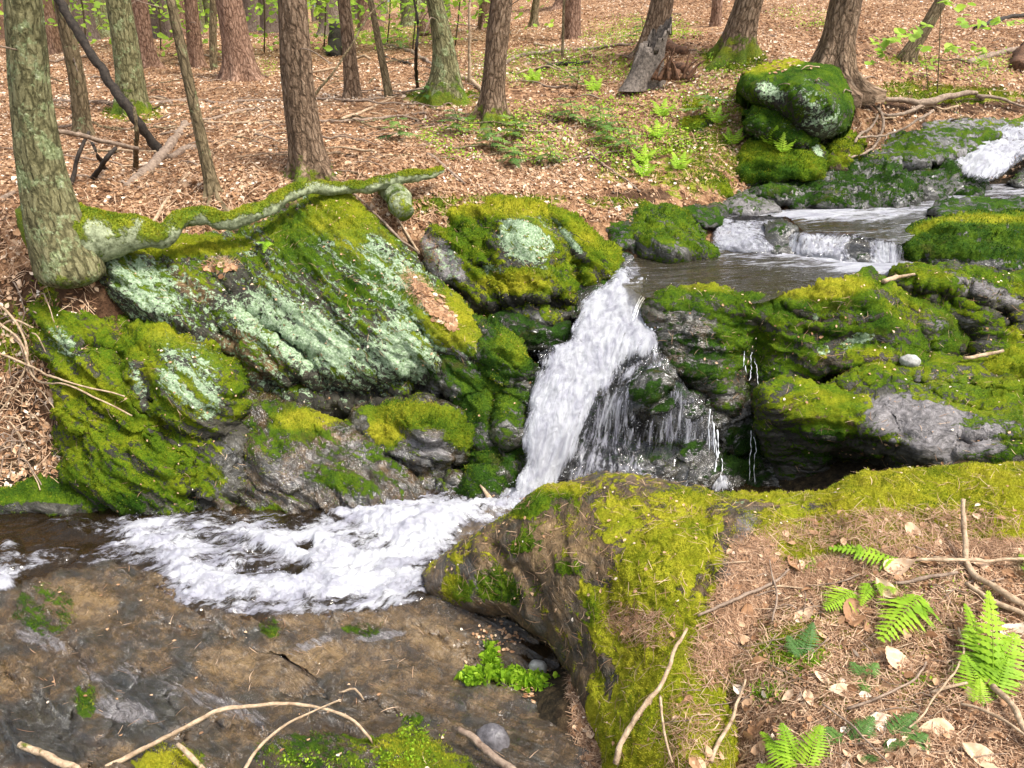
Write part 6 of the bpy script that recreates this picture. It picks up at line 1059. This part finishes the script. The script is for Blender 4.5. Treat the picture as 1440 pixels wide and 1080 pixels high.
stick('bare_branch', 'greenish stub of a twig at the bottom left corner', 'branch', [(28, 1048, None, 1.66), (60, 1060, None, 1.63), (110, 1082, None, 1.58)], [8, 8, 9], 'pale', moss=.35)
stick('bare_branch', 'second greenish twig stub rising from the bottom edge', 'branch', [(250, 1048, None, 1.66), (268, 1062, None, 1.62), (290, 1085, None, 1.58)], [6, 7, 8], 'pale', moss=.35)
stick('broken_branch', 'short stout broken branch at the bottom beside the round dark stone', 'branch', [(645, 1024, None, 1.70), (665, 1036, None, 1.66), (690, 1060, None, 1.60), (730, 1090, None, 1.52)], [13, 15, 16, 18], 'dead', sides=12)
stick('bare_branch', 'tiny forked twig lying on the bedrock left of the grass tuft', 'branch', [(478, 980, .01), (500, 978, .02), (512, 990, .01)], [3, 3, 2], 'pale')
stick('bare_branch', 'white snag sticking out of the foot of the waterfall', 'branch', [(690, 704, None, 3.30), (684, 694, None, 3.32), (675, 682, None, 3.35)], [9, 7, 3], 'pale')
stick('bare_branch', 'stick bridging the moss beside the upper pool', 'branch', [(1240, 403, .02), (1262, 400, .03), (1285, 396, .03)], [7, 6, 3], 'pale')
stick('bare_branch', 'pale stick wedged against the hump at the right edge', 'branch', [(1355, 512, .02), (1385, 508, .03), (1410, 500, .02)], [5, 5, 4], 'pale')
for i, (pts, lab) in enumerate([([(0, 475, .1), (40, 520, .15), (60, 560, .1), (110, 575, .12), (190, 600, .05)], 'long thin vine stem reaching from the left bank over the mossy lower boulder'), ([(0, 520, .1), (50, 545, .12), (90, 560, .1), (180, 572, .05)], 'thin vine stem just above the longest one on the left bank'), ([(-10, 440, .1), (30, 480, .1), (45, 540, .1), (0, 600, .05)], 'looping thin stem at the left edge'), ([(0, 477, .05), (25, 474, .08), (50, 475, .05)], 'short pale stem at the left edge above the loop')]):
    stick('vine_stem', lab, 'stem', pts, [3, 3, 2], 'pale', 'thin bare stems on the left bank')
r = random.Random(33)
for k in range(46):
    px, py = r.uniform(-20, 60), r.uniform(400, 660); a = r.uniform(0, 3.14); L = r.uniform(20, 60)
    stick('vine_stem', 'one of the tangled dry stems covering the left bank slope', 'stem', [(px, py, .01), (px+L*.5*math.cos(a), py+L*.5*math.sin(a)-5, .05), (px+L*math.cos(a), py+L*math.sin(a), .01)], [2.2, 1.4], r.choice(['pale', 'dead']), 'tangled dry stems on the left bank', sides=5)
# ------------------------------------------------------------ stones, tuft
def stone(label, px, py, wpx, hpx, mat, seed):
    b, nn = hit(px, py+hpx*.3); s = np.linalg.norm(b-[0, 0, CZ])/F; import bmesh
    bm = bmesh.new(); bmesh.ops.create_icosphere(bm, subdivisions=4, radius=1); v = np.array([q.co[:] for q in bm.verts]); f = np.array([[q.index for q in t.verts] for t in bm.faces]); bm.free()
    v = v*(1+.22*fbm(v*1.1+seed*7, 3))[:, None]*np.array([wpx*s*.5, wpx*s*.42, hpx*s*.55])+b+[0, 0, hpx*s*.2]
    o = link_mesh('stone', v, f, M[mat]); tag(o, label, 'stone')
stone('rounded grey stone caught in the hollow under the great rock', 824, 650+285, 22, 16, 'stone', 1) if False else stone('rounded grey stone caught in the hollow beside the green tuft', 756, 936, 24, 18, 'stone', 1)
stone('small pale round stone on the moss of the middle boulder', 1279, 507, 24, 16, 'stone', 2)
stone('round black wet stone under the broken branch', 692, 1036, 44, 40, 'wetstone', 3)
stone('small dark pebble left of the green tuft', 670, 948, 12, 8, 'wetstone', 4)
def tuft(label, blobs, n, hpx, seed, hue=.5):
    g = np.random.default_rng(seed); b0 = hit(blobs[0][0], blobs[0][1])[0]; root = empty('grass_tuft', b0); tag(root, label, 'plant'); P, N_ = [], []
    for _ in range(n):
        x, y, rx, ry = blobs[g.integers(len(blobs))]; p, nn = hit(x+g.normal()*rx*.5, y+g.normal()*ry*.5); P.append(p); N_.append(nn)
    P, N_ = np.array(P), np.array(N_); s = np.linalg.norm(b0-[0, 0, CZ])/F; nn = N_*.4+g.normal(size=P.shape)*.45+[0, 0, .9]; nn /= np.linalg.norm(nn, axis=1)[:, None]
    v, f = leaf_batch(P+nn*hpx*s*.5*g.uniform(.2, 1, (n, 1)), np.cross(nn, g.normal(size=P.shape)), g.uniform(.5, 1.1, n)*hpx*s*.7, .5, .3, seed)
    link_mesh('foliage', v, f, M['fern'], parent=root, attrs={'cv': np.repeat(np.clip(g.normal(hue, .18, n), 0, 1), 8)}, smooth=False)
tuft('bright green leafy tuft in the gravel hollow beside the great rock', [(730, 955, 36, 10), (700, 950, 30, 10), (690, 925, 10, 20), (665, 955, 14, 8), (745, 962, 24, 8)], 900, 16, 1)
tuft('yellow-green mossy plants on the bedrock at the bottom centre', [(585, 1040, 26, 30), (560, 1070, 60, 16), (430, 1070, 60, 14)], 420, 6, 2, .7)
tuft('cushion of green sprigs around the blue-green hemlock', [(1110, 920, 44, 20), (1140, 930, 30, 14), (1085, 975, 18, 16)], 700, 8, 3, .55)
tuft('green moss sprigs below the mossy shoulder in the litter', [(1065, 975, 16, 20), (1140, 800, 14, 10), (1290, 960, 20, 10)], 300, 8, 4, .6)
def big_leaf(p, nn, L, seed):
    g = np.random.default_rng(seed); t = np.cross(nn, g.normal(size=3)); t /= np.linalg.norm(t); s_ = np.cross(nn, t); U, W_ = np.meshgrid(np.linspace(0, 1, 22), np.linspace(-1, 1, 9), indexing='ij')
    prof = np.sin(math.pi*U**.8)**.75*(1-.25*U)*g.uniform(.26, .36)*(1+.05*np.sin(U*60)); cu = g.uniform(-.25, .45); fo = g.uniform(.05, .35); tw = g.uniform(-.5, .5)
    x = (U-.5); y = W_*prof; z = cu*(x**2)*1.3+fo*np.abs(W_)**1.3*prof+tw*x*y*2+.03*np.sin(U*9+W_*3+seed)-.015*(1-np.abs(W_))
    v = p+L*(x[..., None]*t+y[..., None]*s_+z[..., None]*nn); i = np.arange(198).reshape(22, 9)
    return v.reshape(-1, 3), np.stack([i[:-1, :-1], i[1:, :-1], i[1:, 1:], i[:-1, 1:]], -1).reshape(-1, 4)
# pale fallen leaves standing out on the near bank
for i, (x, y, w_, lab) in enumerate([(1263, 937, 34, 'large tan oval leaf with small holes beside the lobed frond'), (1265, 802, 30, 'tan curled leaf right of the long flat frond'), (1283, 752, 24, 'pale tan leaf high on the near litter'), (1183, 975, 26, 'pointed pale tan leaf left of the hemlock sprig'), (1156, 958, 18, 'small straw coloured leaf'),
    (1235, 1020, 24, 'white-tan leaf in front of the dark hemlock seedlings'), (1133, 868, 26, 'ragged whitish leaf in the middle of the litter'), (1137, 987, 18, 'lilac grey leaf below the moss cushion'), (1244, 832, 26, 'lilac leaf standing behind the broad frond'), (1375, 798, 24, 'lilac leaf near the bent pale root'), (1425, 892, 26, 'white leaf right of the tallest fern'), (1315, 1030, 32, 'lilac folded leaf by the slanting twig'),
    (1116, 798, 26, 'lilac brown leaf by the mossy shoulder'), (1050, 868, 24, 'orange brown leaf near the cleft'), (1380, 1070, 36, 'lilac leaf pile piece at the bottom edge'), (1200, 870, 36, 'brown curled leaf under the broad frond')]):
    p, nn = hit(x, y, .012); s = np.linalg.norm(p-[0, 0, CZ])/F; g = np.random.default_rng(i+90); nn = nn+g.normal(size=3)*.15+[0, -.2, 0]; nn /= np.linalg.norm(nn)
    v, f = big_leaf(p, nn, w_*s*1.25, i+60); o = link_mesh('fallen_leaf', v, f, M['leaf'], attrs={'cv': np.full(198, .95 if 'white' in lab else .42 if 'brown' in lab else .85)}, smooth=True); tag(o, lab, 'leaf')
#@@END
